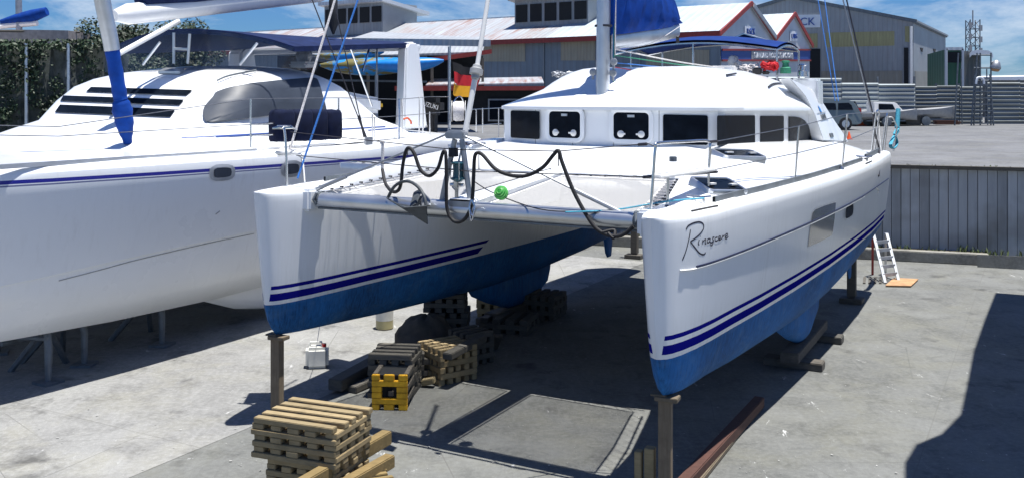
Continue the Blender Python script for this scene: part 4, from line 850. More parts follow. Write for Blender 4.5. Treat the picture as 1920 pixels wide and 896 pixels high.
# helm pod with a covered wheel, yellow float, liferaft step
mb = MB(); o = ba(570, 105, 7.0); mb.lathe([(.05, -.1), (.17, -.07), (.20, 0), (.17, .07), (.05, .1)], o, (0, -1, .15), 14); mb.build('wheel_cover', M['alu_dull'], big, 60)
mb = MB(); mb.box(ba(568, 122, 6.8), (.5, .4, .12)); mb.build('helm_pod', M['white'], big, 30, .05)
mb = MB(); o = bl(704, 198, -7.2); mb.box(o, (.25, .3, .18)); tag(mb.build('float', M['yellow'], None, 30, .05), 'yellow float lying beside the white cabin edge under the navy bimini', 'float')
# roof hatch hoops and grab rails
mb = MB()
for x0 in (287, 322): q = [on_cab(x, y, .0) for x, y in ((x0, 141), (x0+35, 136))]; mb.tube(smooth([q[0], q[0]+up*.17, q[1]+up*.19, q[1]], 5), .014, 6) if all(q) else None
if mb.V: mb.build('grab_hoop', M['steel'], big)
q = [on_cab(x, y, .02) for x, y in ((297, 140), (338, 141), (346, 135), (310, 134))]
if all(q): mb = MB(ID); mb.prism(q, (0, 0, .05)); mb.build('deck_hatch', M['alu'], big)
for pts in (((408, 156), (430, 147), (480, 137), (540, 129), (582, 131)), ((396, 136), (450, 132), (520, 127))):
    q = [on_cab(x, y, .05) for x, y in pts]; q = [p for p in q if p]
    if len(q) > 2: mb = MB(ID); mb.tube(smooth(q, 4), .018, 6); mb.build('handrail', M['galv'], big)
# rails along the near side: posts, wires, bow chain plate
GL = -5.75
posts = [(470, 268, 186), (635, 257, 184), (702, 262, 220), (748, 252, 186), (754, 250, 186), (786, 246, 182), (793, 246, 184), (806, 246, 210), (698, 282, 215)]
tp = []
for x, y, y1 in posts:
    p = bl(x, y, GL); q = bl(x, y1, GL); mb = MB(); mb.tube([p-up*.08, q], .016, 6); mb.build('stanchion', M['steel'], big); tp.append(q)
mb = MB(); q = [bl(0, 236, -5.8), bl(110, 238, -5.8), bl(470, 186, GL), bl(635, 184, GL), bl(748, 187, GL), bl(806, 182, GL), bl(842, 182, GL)]; mb.tube(q, .007, 5); q = [bl(0, 254, -5.8), bl(110, 256, -5.8), bl(470, 234, GL), bl(748, 218, GL), bl(842, 210, GL)]; mb.tube(q, .007, 5); mb.build('lifeline', M['wire'], big)
mb = MB(); mb.tube([bl(470, 234, GL), bl(635, 226, GL)], .02, 6); mb.tube([bl(472, 255, GL), bl(635, 247, GL)], .02, 6); mb.build('rail_tube', M['steel'], big)
mb = MB(); q = [(-5.66, a, zd2(a)+.03) for a in (-1.6, -.5, .5, 1.5, 2.5, 3.3)]; mb.grid([[(x-.02, y, z-.05), (x-.02, y, z+.01), (x+.02, y, z+.01), (x+.02, y, z-.05)] for x, y, z in q], cu=True); mb.build('toe_rail', M['alu'], big)
mb = MB(); q = [bl(740, 290, -5.6), bl(746, 272, -5.6), bl(748, 255, -5.6), bl(748, 186, -5.7)]; mb.tube(smooth(q, 4), .017, 6); mb.build('gate_rail', M['steel'], big)
for (x0, y0, x1, y1) in ((688, 262, 585, 0), (683, 258, 625, 0)):
    p = bl(x0, y0, -5.6); q = bl(x1, y1, -6.1); mb = MB(); mb.tube([p, q, q+(q-p)*.8], .012, 6); mb.tube([p, p+(q-p)*.16], .022, 6); mb.build('shroud', M['wirebk'], big)
mb = MB(); p = bl(691, 278, -5.52); mb.box(p, (.06, .2, .42)); mb.build('chainplate', M['alu_dull'], big, 30, .01)
mb = MB(); p = bl(625, 20, -7.2); mb.lathe([(.02, .4), (.09, .2), (.10, -.3), (.02, -.5)], p, n=10); mb.build('rigging_fender', M['rubber'], big)
# stern: rail, reel of rope, flagstaff and flag
mb = MB(); q = [bl(x, y, -5.7) for x, y in ((840, 245), (846, 205), (856, 184), (866, 184), (872, 205), (880, 243))]; mb.tube(smooth(q, 4), .014, 6); mb.build('pushpit', M['steel'], big)
mb = MB()
for x, y, y1 in ((893, 248, 205), (905, 250, 203), (935, 258, 203)): mb.tube([bl(x, y, -5.7), bl(x, y1, -5.7)], .014, 6)
mb.tube([bl(880, 206, -5.7), bl(940, 203, -5.7)], .01, 6); mb.tube([bl(880, 237, -5.7), bl(940, 232, -5.7)], .01, 6); mb.build('pushpit', M['steel'], big)
o = bl(860, 209, -5.6); reel = root('rope_reel', 'reel of white rope hung on the stern rail of the larger catamaran', 'reel', BOAT @ o, TH)
mb = MB(); mb.lathe([(.09, -.13), (.20, -.12), (.225, -.06), (.22, 0), (.225, .06), (.20, .12), (.09, .13)], o, (.85, .5, 0), 18); mb.build('rope_winding', M['rope_w'], reel, 60)
for k in (-1, 1): mb = MB(); mb.lathe([(.05, -.006), (.235, -.004), (.235, .004), (.05, .006)], o+Vector((.85, .5, 0)).normalized()*k*.15, (.85, .5, 0), 18); mb.build('flange', M['white'], reel, 40)
fl = root('flagstaff', 'steel flagstaff with black, red and gold striped ensign on the stern of the larger boat', 'flag', B(*bl(844, 243, -6.0)), TH)
mb = MB(); mb.tube([bl(844, 243, -6.0), bl(844, 86, -6.0)], .018, 8); mb.build('pole', M['steel'], fl)
c0 = [bl(848, 116, -6.), bl(847, 134, -6.), bl(847, 155, -6.), bl(847, 176, -6.)]; c1 = [bl(898, 134, -5.9), bl(901, 148, -5.9), bl(896, 168, -5.9), bl(888, 188, -5.9)]
for k, mt in enumerate(('blackcloth', 'redcloth', 'gold')):
    mb = MB(); rows = []
    for j in range(3):
        r = []
        for i in range(11):
            t = i/10; a = c0[k].lerp(c0[k+1], j/2); b = c1[k].lerp(c1[k+1], j/2); r.append(a.lerp(b, t)+Vector((.03*math.sin(t*9+k), .07*math.sin(t*8+j*.5+k), -.02*math.sin(t*6))))
        rows.append(r)
    mb.grid(rows); mb.build('flag_stripe', M[mt], fl, 60)
# outboard motor on the stern, hose of orange rope
ob = root('outboard_motor', 'black outboard motor with white lettering stowed on the larger catamaran stern', 'outboard', B(*bl(812, 240, -7.0)), TH)
mb = MB(); o = bl(811, 200, -7.0); mb.box(o, (.55, .42, .42)); mb.build('cowling', M['rubber'], ob, 30, .12)
mb = MB(); mb.box(o-up*.45, (.2, .2, .55)); mb.build('shaft', M['rubber'], ob, 30, .03)
mb = MB(); lettering(mb, 'SUZUKI', .15, o+Vector((.05, -.225, -.02)), (1, 0, -.25), (.25, 0, 1)); mb.build('lettering', M['white'], ob)
mb = MB(); q = [bl(757, 224, -5.72), bl(764, 222, -5.72), bl(770, 228, -5.72), bl(771, 233, -5.72)]; mb.tube(smooth(q, 4), .02, 6); tag(mb.build('orange_cord', M['orange'], None), 'short orange cord hooked on the stern arch rail of the larger boat', 'cord')
# navy fender bags on the rail
bag0 = None
for k, (x0, x1) in enumerate(((511, 546), (545, 580), (578, 607), (606, 634))):
    p, q = bl(x0, 266-k*1.5, -5.78), bl(x1, 265-k*1.5, -5.78); t = bl((x0+x1)/2, 206, -5.78); L = (q-p).length; mid = (p+q)/2; h = t.z-p.z
    mb = MB(); ex = (q-p).normalized()
    rows = []
    for j, (zf, wf) in enumerate(((0, .9), (.06, 1.), (.5, 1.02), (.88, .98), (.97, .85), (1.0, .55))):
        rows.append([mid+Vector((0, 0, h*zf+.012*math.sin(i*2+j)))+ex*(L/2*wf*math.copysign(abs(math.cos(a))**.5, math.cos(a)))+Vector((-.15*wf*math.copysign(abs(math.sin(a))**.6, math.sin(a)), 0, 0)) for i, a in enumerate([2*PI*i/16 for i in range(16)])])
    R = mb.grid(rows, cu=True); mb.f(R[-1]); mb.f(R[0][::-1])
    o = mb.build('fender_bag', M['bagnavy'], None, 60)
    tag(o, ('leftmost navy canvas bag lashed to the rail beside the side window', 'navy canvas bag second from the left on the rail of the larger boat', 'navy canvas bag third from the left on the rail of the larger boat', 'rightmost navy canvas bag on the rail, nearest the shrouds')[k], 'bag', 'navy bags lashed along the rail')
# lashed fender/dinghy net on the far fore deck
# ---- grey steel stands under the larger boat
def stand(x, y, D0, lab, first=[None]):
    p = G(x, y, 0)+(BOAT.to_3x3() @ Vector((-.38, -.05, 0))); rz = TH
    if first[0] is None:
        T = Matrix.Translation(p) @ Matrix.Rotation(rz, 4, 'Z'); r = root('boat_stand', lab, 'boat stand', p, rz, 'grey steel stands under the larger catamaran')
        mb = MB(T); mb.tube([(0, 0, .03), (0, 0, .5), (-.10, .05, .74), (-.28, .12, .98)], [.045, .055, .05, .045], 8); mb.build('leg', M['galv'], r)
        for q in ((-1.0, .1, 0), (-.7, .8, 0)): mb = MB(T); mb.tube([q, (-.45, .3, .7), (-.3, .2, .95)], .045, 6); mb.build('leg', M['galv'], r)
        mb = MB(T); mb.tube([(0, .0, .62), (-.75, .0, .55)], .035, 6); mb.tube([(-.75, -.2, .5), (-.75, .7, .5)], .035, 6); mb.build('brace', M['galv'], r)
        mb = MB(T); mb.box((0, 0, .02), (.3, .3, .04)); mb.build('foot', M['galv'], r)
        first[0] = r; return r
    c = copy_tree(first[0]); c.location = p; c['label'] = lab; return c
stand(130, 724, 0, 'pale grey steel stand nearest the camera under the larger hull')
stand(196, 690, 0, 'dark grey steel stand second in line under the larger hull').rotation_euler.z = TH+.5
stand(340, 652, 0, 'grey steel stand with cross braces near the short keel of the larger boat').rotation_euler.z = TH+.3
stand(30, 668, 0, 'grey steel stand deep in shade at far left under the larger boat').rotation_euler.z = TH+.9

# ================================================================== LOWER YARD
def structure(mb, name, mat, **k): return mb.build(name, mat, None, kind='structure', **k)
UZ = 2.24                                   # level of the upper yard
WP, WQ = W(1150, 450, 26.8), W(1920, 488, 23.5)
wd = Vector((WQ.x-WP.x, WQ.y-WP.y, 0)).normalized(); wn = Vector((-wd.y, wd.x, 0))     # along the wall, away from the camera
w0 = Vector((WP.x, WP.y, 0))
def wl(t, d=0., z=0.): return w0+wd*t+wn*d+up*z
mb = MB(ID); mb.poly([(-900, -60, 0), (900, -60, 0), (900, 1200, 0), (-900, 1200, 0)]); structure(mb, 'ground', M['concrete'])
mb = MB(ID); mb.poly([wl(-160, .12, UZ), wl(160, .12, UZ), wl(400, 1500, UZ), wl(-500, 1500, UZ)]); structure(mb, 'upper_yard', M['yard2'])
mb = MB(ID)
mb = MB(); mb.poly([(-60, -12, .004), (-2.64, -12, .004), (-2.64, 13.3, .004), (-60, 13.3, .004)]); structure(mb, 'pale_ground_sheet', M['concrete_d'])  # paler sheet over the ground, left of a straight line along the boat
# kerb and soil in front of the wall
mb = MB(ID); mb.prism([wl(-40, -1.15), wl(9.3, -1.15), wl(9.3, -.85), wl(-40, -.85)], up*.26); tag(mb.build('kerb', M['kerb'], None, 30, .02), 'low grey concrete kerb running in front of the board retaining wall', 'kerb')
mb = MB(ID); mb.prism([wl(-40, -.85), wl(9.3, -.85), wl(9.3, 0), wl(-40, 0)], up*.16); structure(mb, 'soil_strip', M['soil'])
mb = MB(ID); mb.prism([wl(9.0, -1.4), wl(9.3, -1.4), wl(30, -1.3), wl(30, -1.0)], up*.3); tag(mb.build('kerb', M['kerb'], None, 30, .02), 'end length of concrete kerb at the right edge by the retaining wall', 'kerb')
rnd = random.Random(77); mb = MB(ID)      # grit, paint flakes and chips lying about the yard
for k in range(420):
    y = rnd.uniform(500, 893); p = G(rnd.uniform(0, 1915), y, .009); r = abs(rnd.gauss(0, .006))+.003; a0 = rnd.uniform(0, 6.3); n_ = rnd.choice((4, 5, 6))
    mb.poly([p+Vector((math.cos(a0+q*2*PI/n_)*r*rnd.uniform(.6, 1.5), math.sin(a0+q*2*PI/n_)*r*rnd.uniform(.6, 1.5), rnd.uniform(0, .006))) for q in range(n_)])
gr_ = plain('paint_flakes', (.30, .30, .29), .9, var=.8, scale=.9); o = mb.build('grit', gr_, None); o['kind'] = 'stuff'
# the retaining wall of upright boards
RWM = Matrix.Translation(w0) @ Matrix.Rotation(math.atan2(wd.y, wd.x), 4, 'Z')
rw = root('retaining_wall', 'grey upright board retaining wall holding up the higher yard at the right', 'wall', w0+wd*7, math.atan2(wd.y, wd.x))
mb = MB(RWM); rnd = random.Random(4)
for i in range(205):
    x = -28+.22*i; d = rnd.uniform(-.018, .018); mb.box((x+.11, .05+d, UZ/2-.03), (.207, .08, UZ-.06+rnd.uniform(-.05, .02)), rnd.uniform(-.02, .02))
mb.build('boards', M['boards'], rw)
mb = MB(RWM); mb.box((-4, .0, UZ-.03), (48, .2, .09)); mb.build('capping_rail', M['timber_d'], rw)
mb = MB(RWM); mb.box((-4, .11, 1.), (48, .02, 1.9)); mb.build('backing', M['dark'], rw)
def weeds(name, spots, mat, rnd, T=ID, lab=None):
    mb = MB(T)
    for c, h, n, spread in spots:
        for k in range(n):
            a = rnd.uniform(0, 2*PI); b = Vector(c)+Vector((rnd.gauss(0, spread), rnd.gauss(0, spread*.4), 0)); l = h*rnd.uniform(.4, 1.1); tip = b+Vector((math.cos(a)*l*.5, math.sin(a)*l*.5, l)); s = Vector((-math.sin(a), math.cos(a), 0))*rnd.uniform(.008, .02); m_ = b.lerp(tip, .5)+up*l*.1
            mb.f([mb.v(p) for p in (b-s, b+s, m_+s*1.2, tip, m_-s*1.2)])
    o = mb.build(name, mat, None); o['kind'] = 'stuff'; return o
rnd = random.Random(11)
weeds('weeds', [((-8+i*.16, -.1-rnd.random()*.5, .15), rnd.uniform(.06, .22), rnd.choice((2, 6, 12)), .12) for i in range(150)], M['leaf2'], rnd, RWM)
weeds('grass_edge', [((-2+i*.14, .05, UZ), rnd.uniform(.02, .06), rnd.choice((0, 2, 5)), .12) for i in range(110)], M['leaf2'], rnd, RWM)
# bow posts with packing boards
def post(name, x, y, ztop, w, lab, mat, lean=(0, 0)):
    p = B(x, y, 0); T = Matrix.Translation(p) @ Matrix.Rotation(TH+.1, 4, 'Z'); r = root('timber_post', lab, 'post', p, TH+.1, 'timber posts propping the bows')
    mb = MB(T); mb.grid([[(sx*w/2+lean[0]*t, sy*w*.4+lean[1]*t, z) for sx, sy in ((-1, -1), (1, -1), (1, 1), (-1, 1))] for t, z in ((0, 0), (.4, ztop*.45), (1, ztop-.05))], cu=True); mb.box((lean[0], lean[1], ztop-.055), (w*.96, w*.76, .01)); mb.build('post', M[mat], r, 30, .008)
    mb = MB(T); mb.box((lean[0]+.02, lean[1], ztop-.025), (.23, .15, .045)); mb.box((lean[0]-.06, lean[1]+.01, ztop+.005), (.16, .14, .02)); mb.build('packing_board', M['timber_p'], r, 30, .006); return T, r
post('timber_post', -2.5, .36, 1.06, .13, 'grey timber post propping the left bow behind the stacked cribs', 'timber_p')
T, r = post('timber_post', 2.5, .40, 1.06, .125, 'grey timber post propping the right bow above the blue forefoot', 'timber_p')
mb = MB(T); mb.box((-.16, .02, .26), (.10, .10, .52)); mb.box((-.27, .0, .24), (.07, .09, .48)); mb.build('side_board', M['timber'], r, 30, .006)
# other props under the boat
def prop(l, a, h, lab):
    p = B(l, a, 0); T = Matrix.Translation(p) @ Matrix.Rotation(TH, 4, 'Z'); r = root('timber_prop', lab, 'prop', p, TH, 'timber props under the near catamaran')
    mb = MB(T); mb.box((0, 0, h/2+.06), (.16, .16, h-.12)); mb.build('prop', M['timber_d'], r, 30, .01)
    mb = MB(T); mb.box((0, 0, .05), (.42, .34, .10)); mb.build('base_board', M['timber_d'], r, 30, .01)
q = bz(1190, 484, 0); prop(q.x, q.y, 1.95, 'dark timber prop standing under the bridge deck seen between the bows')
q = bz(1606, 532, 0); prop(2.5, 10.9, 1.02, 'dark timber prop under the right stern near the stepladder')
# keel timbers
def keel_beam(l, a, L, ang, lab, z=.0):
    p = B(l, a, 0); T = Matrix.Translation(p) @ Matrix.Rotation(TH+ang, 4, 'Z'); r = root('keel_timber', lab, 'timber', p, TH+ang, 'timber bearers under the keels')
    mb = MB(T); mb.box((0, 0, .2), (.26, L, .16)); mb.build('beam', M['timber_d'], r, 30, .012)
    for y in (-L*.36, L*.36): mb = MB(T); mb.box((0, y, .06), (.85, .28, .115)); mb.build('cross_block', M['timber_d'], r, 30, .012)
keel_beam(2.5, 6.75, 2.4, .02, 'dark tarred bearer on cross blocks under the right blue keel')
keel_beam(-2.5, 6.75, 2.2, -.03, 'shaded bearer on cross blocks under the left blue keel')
# cribs: layers of crossed slats
def crib_mesh(T, sx, sy, layers, th, n, mat, rnd, swap=False):
    mb = MB(T)
    for k in range(layers):
        z = th*(k+.5)
        for i in range(n):
            j = rnd.uniform(-.008, .008); u = (i/(n-1)-.5)
            if (k % 2 == 0) != swap: w = sx*.70/n; mb.box((u*(sx-w)+j, j, z), (w*rnd.uniform(.9, 1.06), sy+rnd.uniform(-.035, .03), th*rnd.uniform(.93, .985)), rnd.uniform(-.014, .014))
            else: w = sy*.70/n; mb.box((j, u*(sy-w)+j, z), (sx+rnd.uniform(-.035, .03), w*rnd.uniform(.9, 1.06), th*rnd.uniform(.93, .985)), rnd.uniform(-.014, .014))
    return mb
def crib(lab, center, z0, rz, sx, sy, layers, th, n, mat, seed, swap=False, group=None, face=None, cover=None):
    c = Vector((center[0], center[1], z0)); T = Matrix.Translation(c) @ Matrix.Rotation(rz, 4, 'Z'); rnd = random.Random(seed)
    mb = crib_mesh(T, sx, sy, layers, th, n, mat, rnd, swap)
    if cover:                               # end grain filled to a lattice face
        pass
    return tag(mb.build('timber_crib', M[mat], None, 30, .006), lab, 'crib', group or 'timber crib blocks on the ground')
def quad(px, z):                            # centre, yaw and sides from the four top corners (front left, front right, back right, back left)
    P = [G(x, y, z) for x, y in px]; c = sum(P, Vector())/4; e = (P[1]-P[0]+P[2]-P[3])/2; g_ = (P[3]-P[0]+P[2]-P[1])/2; return (c.x, c.y), math.atan2(e.y, e.x), e.length, g_.length
c, rz, sx, sy = quad(((477, 783), (612, 800), (712, 766), (545, 742)), .86)
crib('pale timber crib with five top slats, topmost of the front stack', c, .47, rz, sx, sy, 7, .056, 5, 'timber', 1, True)
crib('greenish timber crib under the slatted top crib at the front', (c[0]+.06, c[1]+.0), 0, rz, sx*.86, sy*.9, 8, .058, 5, 'timber', 2)
def plank(name, lab, p, q, w, h, mat, z=None, cat_='plank', roll=0, group=None):
    mb = MB(ID); p, q = Vector(p), Vector(q); d = (q-p); rz = math.atan2(d.y, d.x); pit = math.atan2(d.z, math.hypot(d.x, d.y)); R = (Matrix.Rotation(rz, 3, 'Z') @ Matrix.Rotation(-pit, 3, 'Y') @ Matrix.Rotation(roll, 3, 'X')); mb.box((p+q)/2, (d.length, w, h), R=R)
    o = mb.build(name, M[mat], None, 30, .01); return tag(o, lab, cat_, group)
for k, (p, q, z, lab, w, h) in enumerate((((560, 915), (726, 818), .42, 'long golden timber lying aslant, uppermost against the front crib stack', .12, .14), ((640, 915), (732, 862), .30, 'golden timber lying aslant below the uppermost one at front', .12, .13))):
    plank('timber_beam', lab, G(*p, z), G(*q, z), w, h, 'timber2', group='golden timbers against the front stack')
c2 = G(668, 905, .2); crib('golden crib block below the slanting timbers at the bottom edge', (c2.x, c2.y+.02), 0, rz+.75, .62, .42, 4, .07, 4, 'timber2', 5)
# yellow faced crib and its neighbours
c, rz2, sx, sy = quad(((700, 711), (757, 712), (772, 694), (716, 693)), .46)
base_y = G(730, 769, 0); T = Matrix.Translation(base_y) @ Matrix.Rotation(-.06, 4, 'Z')
yc = root('timber_crib', 'yellow painted crib block with square holes at the near end of the shaded pile', 'crib', base_y, -.06, 'timber crib blocks on the ground')
mb = MB(T); mb2 = MB(T)
for k in range(6):                          # courses of the near face with a square hole pattern
    z = .0375+k*.075
    pat = {0: (.0, .12, .20, .28, .36, .46), 5: (.0, .46)}.get(k)
    segs = {0: ((0, .10), (.155, .29), (.345, .46)), 1: ((0, .46),), 2: ((0, .13), (.32, .46)), 3: ((0, .13), (.32, .46)), 4: ((0, .46),), 5: ((0, .10), (.155, .29), (.345, .46))}[k]
    for a, b in segs: mb.box(((a+b)/2-.23, .03, z), (b-a-.003, .06, .072))
    mb2.box((-.2, .33, z), (.06, .5, .072)); mb2.box((.2, .33, z), (.06, .5, .072)) if k % 2 else [mb2.box((x*.16-.0, .30, z), (.07, .44, .07)) for x in (-1, 0, 1)]
mb.build('painted_end', M['crust'], yc, 30, .006); mb2.build('slats', M['timber_d'], yc, 30, .006)
mb = MB(T); mb.box((0, .34, .22), (.34, .46, .40)); mb.build('core', M['dark'], yc)
def crib_px(lab, x, y, z0, rz, sx, sy, layers, th, n, mat, seed, swap=False): p = G(x, y, z0); return crib(lab, (p.x, p.y), z0, rz, sx, sy, layers, th, n, mat, seed, swap)
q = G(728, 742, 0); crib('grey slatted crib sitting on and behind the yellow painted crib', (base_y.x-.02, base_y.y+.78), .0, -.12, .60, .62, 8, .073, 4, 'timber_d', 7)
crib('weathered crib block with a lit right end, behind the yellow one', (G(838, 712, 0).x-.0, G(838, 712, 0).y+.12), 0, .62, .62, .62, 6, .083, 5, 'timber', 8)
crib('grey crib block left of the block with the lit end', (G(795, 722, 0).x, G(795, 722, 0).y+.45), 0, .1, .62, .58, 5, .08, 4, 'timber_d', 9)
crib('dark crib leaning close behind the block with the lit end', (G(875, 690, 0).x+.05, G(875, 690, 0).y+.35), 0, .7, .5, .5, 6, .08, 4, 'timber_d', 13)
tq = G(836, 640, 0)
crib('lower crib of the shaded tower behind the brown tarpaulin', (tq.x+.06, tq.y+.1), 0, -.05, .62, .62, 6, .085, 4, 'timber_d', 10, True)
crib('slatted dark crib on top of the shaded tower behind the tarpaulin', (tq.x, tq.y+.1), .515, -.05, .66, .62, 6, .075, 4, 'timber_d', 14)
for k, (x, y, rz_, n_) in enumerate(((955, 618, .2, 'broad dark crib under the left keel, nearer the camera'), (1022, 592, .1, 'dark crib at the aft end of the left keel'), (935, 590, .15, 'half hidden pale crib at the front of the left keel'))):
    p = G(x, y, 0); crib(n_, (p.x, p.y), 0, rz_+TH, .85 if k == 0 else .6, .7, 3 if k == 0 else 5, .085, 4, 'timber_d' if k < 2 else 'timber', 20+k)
# tarpaulin bundle
mb = MB(ID); o = G(805, 668, 0)+Vector((-.05, .25, 0)); rnd = random.Random(5); rows = []
for i in range(9):
    t = i/8; r = [.62, .58, .53, .47, .40, .33, .24, .12, .02][i]; z = [.0, .08, .17, .28, .38, .47, .53, .57, .575][i]
    rows.append([o+Vector((r*math.cos(a)*(1+.10*math.sin(3*a+i)+.05*math.sin(7*a-i)), r*.8*math.sin(a)*(1+.1*math.sin(4*a+1.7*i)), z+.03*math.sin(5*a+i))) for a in [2*PI*k/28 for k in range(28)]])
mb.grid(rows, cu=True); tag(mb.build('tarpaulin_bundle', M['tarp'], None, 60), 'crumpled brown tarpaulin bundle heaped on the shaded crib pile', 'tarpaulin')
gp_ = 'dark planks at the left of the crib pile'
plank('plank', 'thick dark plank with rounded end, leftmost beside the crib pile', G(628, 722, .12), G(725, 668, .16), .22, .15, 'timber_d', group=gp_)
plank('plank', 'thinner dark plank lying between the thick plank and the yellow crib', G(660, 730, .05), G(745, 690, .08), .14, .09, 'timber_d', group=gp_)
plank('plank', 'short plank sticking out of the pile above the lit block', G(838, 668, .45), G(905, 632, .5), .15, .09, 'timber_d', group=gp_)
plank('plank', 'short pale offcut at the foot of the lit crib block', G(792, 716, .06), G(815, 712, .1), .12, .08, 'timber', group=gp_)
plank('plank', 'leaning dark board between the crib tower and the keel', G(925, 652, .02), G(935, 628, .28), .13, .06, 'timber_d', group=gp_)
plank('plank', 'low board lying flat behind the dark leaning board', G(890, 640, .08), G(925, 630, .1), .3, .1, 'timber_d', group=gp_)
# loose long timbers on the right
plank('timber_beam', 'long reddish brown timber lying on the concrete below the right bow', G(1262, 930, .09), G(1424, 752, .09), .13, .13, 'brownwood', cat_='timber')
plank('timber_beam', 'long pale timber lying tight along the reddish brown one', G(1284, 936, .03), G(1418, 768, .03), .06, .06, 'timber_p', cat_='timber')
# jerry can and pail
o = G(595, 688, 0); jc = root('jerry_can', 'white plastic jerry can with red cap standing by the left bow', 'jerry can', o, .15)
T = Matrix.Translation(o) @ Matrix.Rotation(.15, 4, 'Z')
mb = MB(T); mb.box((0, 0, .16), (.33, .26, .31)); mb.build('body', M['hdpe'], jc, 30, .045)
mb = MB(T); mb.tube([(-.11, 0, .30), (-.10, 0, .37), (.06, 0, .37), (.07, 0, .30)], .02, 8); mb.build('handle', M['hdpe'], jc)
mb = MB(T); mb.lathe([(.035, 0), (.035, .05)], (.1, -.05, .31), n=12); mb.build('cap', M['lamp_r'], jc)
mb = MB(ID); a, b = G(603, 650, .34), G(606, 617, .9); mb.tube([o+Vector((0, 0, .38)), o+Vector((.03, .1, .7)), B(-2.45, .9, 1.04)], .005, 5); tag(mb.build('cord', M['rope_w'], None), 'thin pale cord from the jerry can up to the left bow', 'cord')
o = G(721, 616, 0); pc = root('pail', 'clear plastic pail half full of yellowish liquid behind the blue hull bottom', 'pail', o)
T = Matrix.Translation(o); mb = MB(T); mb.lathe([(.12, 0), (.15, .02), (.15, .16)], (0, 0, 0), n=18); mb.build('liquid', plain('yellowish_liquid', (.38, .34, .18), .3), pc)
mb = MB(T); mb.lathe([(.151, .16), (.153, .40), (.12, .43)], (0, 0, 0), n=18); mb.build('body', M['hdpe'], pc, 40)
# stepladder and plywood sheet by the right stern
o = G(1660, 531, 0); ld = root('stepladder', 'aluminium stepladder with red marked legs leaning behind the right stern', 'ladder', o)
pz = 1.7; t0 = W(1638, 440, o.y+.7)
mb = MB(ID); side = Vector((.36, .18, 0)); legs = []
for k in (0, 1): mb = MB(ID); mb.bar(o+side*k, t0+side*k, .06, .03); mb.build('rail', M['alu_dull'], ld)
mb = MB(ID)
for k in range(1, 6): mb.bar((o).lerp(t0, k/6), (o+side).lerp(t0+side, k/6), .03, .07)
mb.build('step', M['alu_dull'], ld)
for k in (0, 1): mb = MB(ID); mb.bar(o+side*k+Vector((.1, 1.0, 0)), t0+side*k+Vector((0, .05, 0)), .05, .03); mb.build('back_leg', M['red'] if k == 0 else M['alu'], ld)
mb = MB(ID); q = [G(1660, 536, .02), G(1708, 537, .02), G(1722, 524, .02), G(1676, 522, .02)]; mb.prism(q, up*.02); tag(mb.build('plywood_sheet', M['ply'], None), 'orange plywood offcut lying at the foot of the stepladder', 'plywood')
mb = MB(ID)
for k in range(5): x = 1618+k*10; mb.prism([G(x, 531-k*.0, .01), G(x+5, 531, .01), G(x+6, 519, .01), G(x+1, 519, .01)], up*.012)
tag(mb.build('slatted_board', M['timber_d'], None), 'dark slatted board on the concrete left of the stepladder', 'board')
# anchor slung from the crossbeam
an = root('anchor', 'grey galvanised anchor with a roll bar hung at the crossbeam', 'anchor', B(*at7(800, 375, .45)), TH)
mb = MB(); P_ = {k: ba(x, y, a) for k, (x, y, a) in dict(l=(724, 371, .62), tip=(802, 420, .40), r=(800, 386, .28), m=(757, 389, .28), rb=(790, 382, .75)).items()}
mb.plate([P_['l'], P_['m'], P_['tip']], .014); mb.plate([P_['m'], P_['r'], P_['tip']], .014); mb.build('fluke', M['anchor'], an)
mb = MB(); mb.tube(smooth([ba(728, 370, .58), ba(738, 352, .55), ba(752, 342, .5), ba(768, 341, .45), ba(784, 351, .4), ba(795, 368, .36), ba(799, 386, .34)], 4), .019, 8); mb.build('roll_bar', M['anchor'], an, 60)
mb = MB(); mb.plate([ba(768, 392, .4), ba(780, 384, .36), ba(790, 360, .6), ba(786, 356, .62), ba(776, 362, .6)], .022); mb.build('shank', M['anchor'], an, 30, .005)
mb = MB(); o = at7(790, 378, .58); mb.lathe([(.075, -.05), (.05, -.02), (.05, .02), (.075, .05)], o, (1, 0, 0), 14); mb.plate([at7(782, 392, .52), at7(806, 385, .52), at7(808, 375, .6), at7(796, 362, .6), at7(785, 372, .58)], .02); mb.build('bow_roller', M['alu_dull'], cat, 40)
# black mooring bridle
rp = [(717, 318), (723, 345), (737, 360), (750, 352), (755, 312), (761, 284), (768, 278), (777, 289), (788, 318), (805, 330), (821, 316), (829, 290), (833, 284), (836, 292), (837, 340), (838, 390), (848, 412), (862, 416), (876, 405), (885, 378), (888, 330), (890, 295), (896, 287), (906, 292), (930, 318), (962, 330), (990, 329), (1018, 314), (1036, 293), (1047, 283), (1054, 305), (1075, 358), (1100, 404), (1120, 430), (1145, 442), (1168, 440), (1188, 424)]
mb = MB(); q = [ba(x, y, .56+(.0 if i > 2 else .5*(3-i)/3)) for i, (x, y) in enumerate(rp)]; mb.tube(smooth(q, 5), .021, 8)
br = root('mooring_bridle', 'black chafe covered mooring bridle looped along the bow lifelines', 'rope', B(*q[17]), TH); mb.build('rope', M['black'], br, 60)
mb = MB(); mb.tube([ba(717, 320, 1.1), ba(718, 270, 1.1)], .02, 6); mb.tube([ba(714, 268, 1.1), ba(720, 268, 1.1)], .02, 6); mb.build('lashing', M['rope_w'], br)
mb = MB(); mb.tube(smooth([ba(884, 375, .5), ba(880, 392, .48), ba(886, 405, .48), ba(890, 388, .5), ba(884, 375, .5)], 4), .012, 6); mb.tube(smooth([ba(880, 395, .46), ba(884, 415, .46), ba(890, 395, .46)], 4), .007, 6); mb.build('shackle', M['steel'], br)
mb = MB()
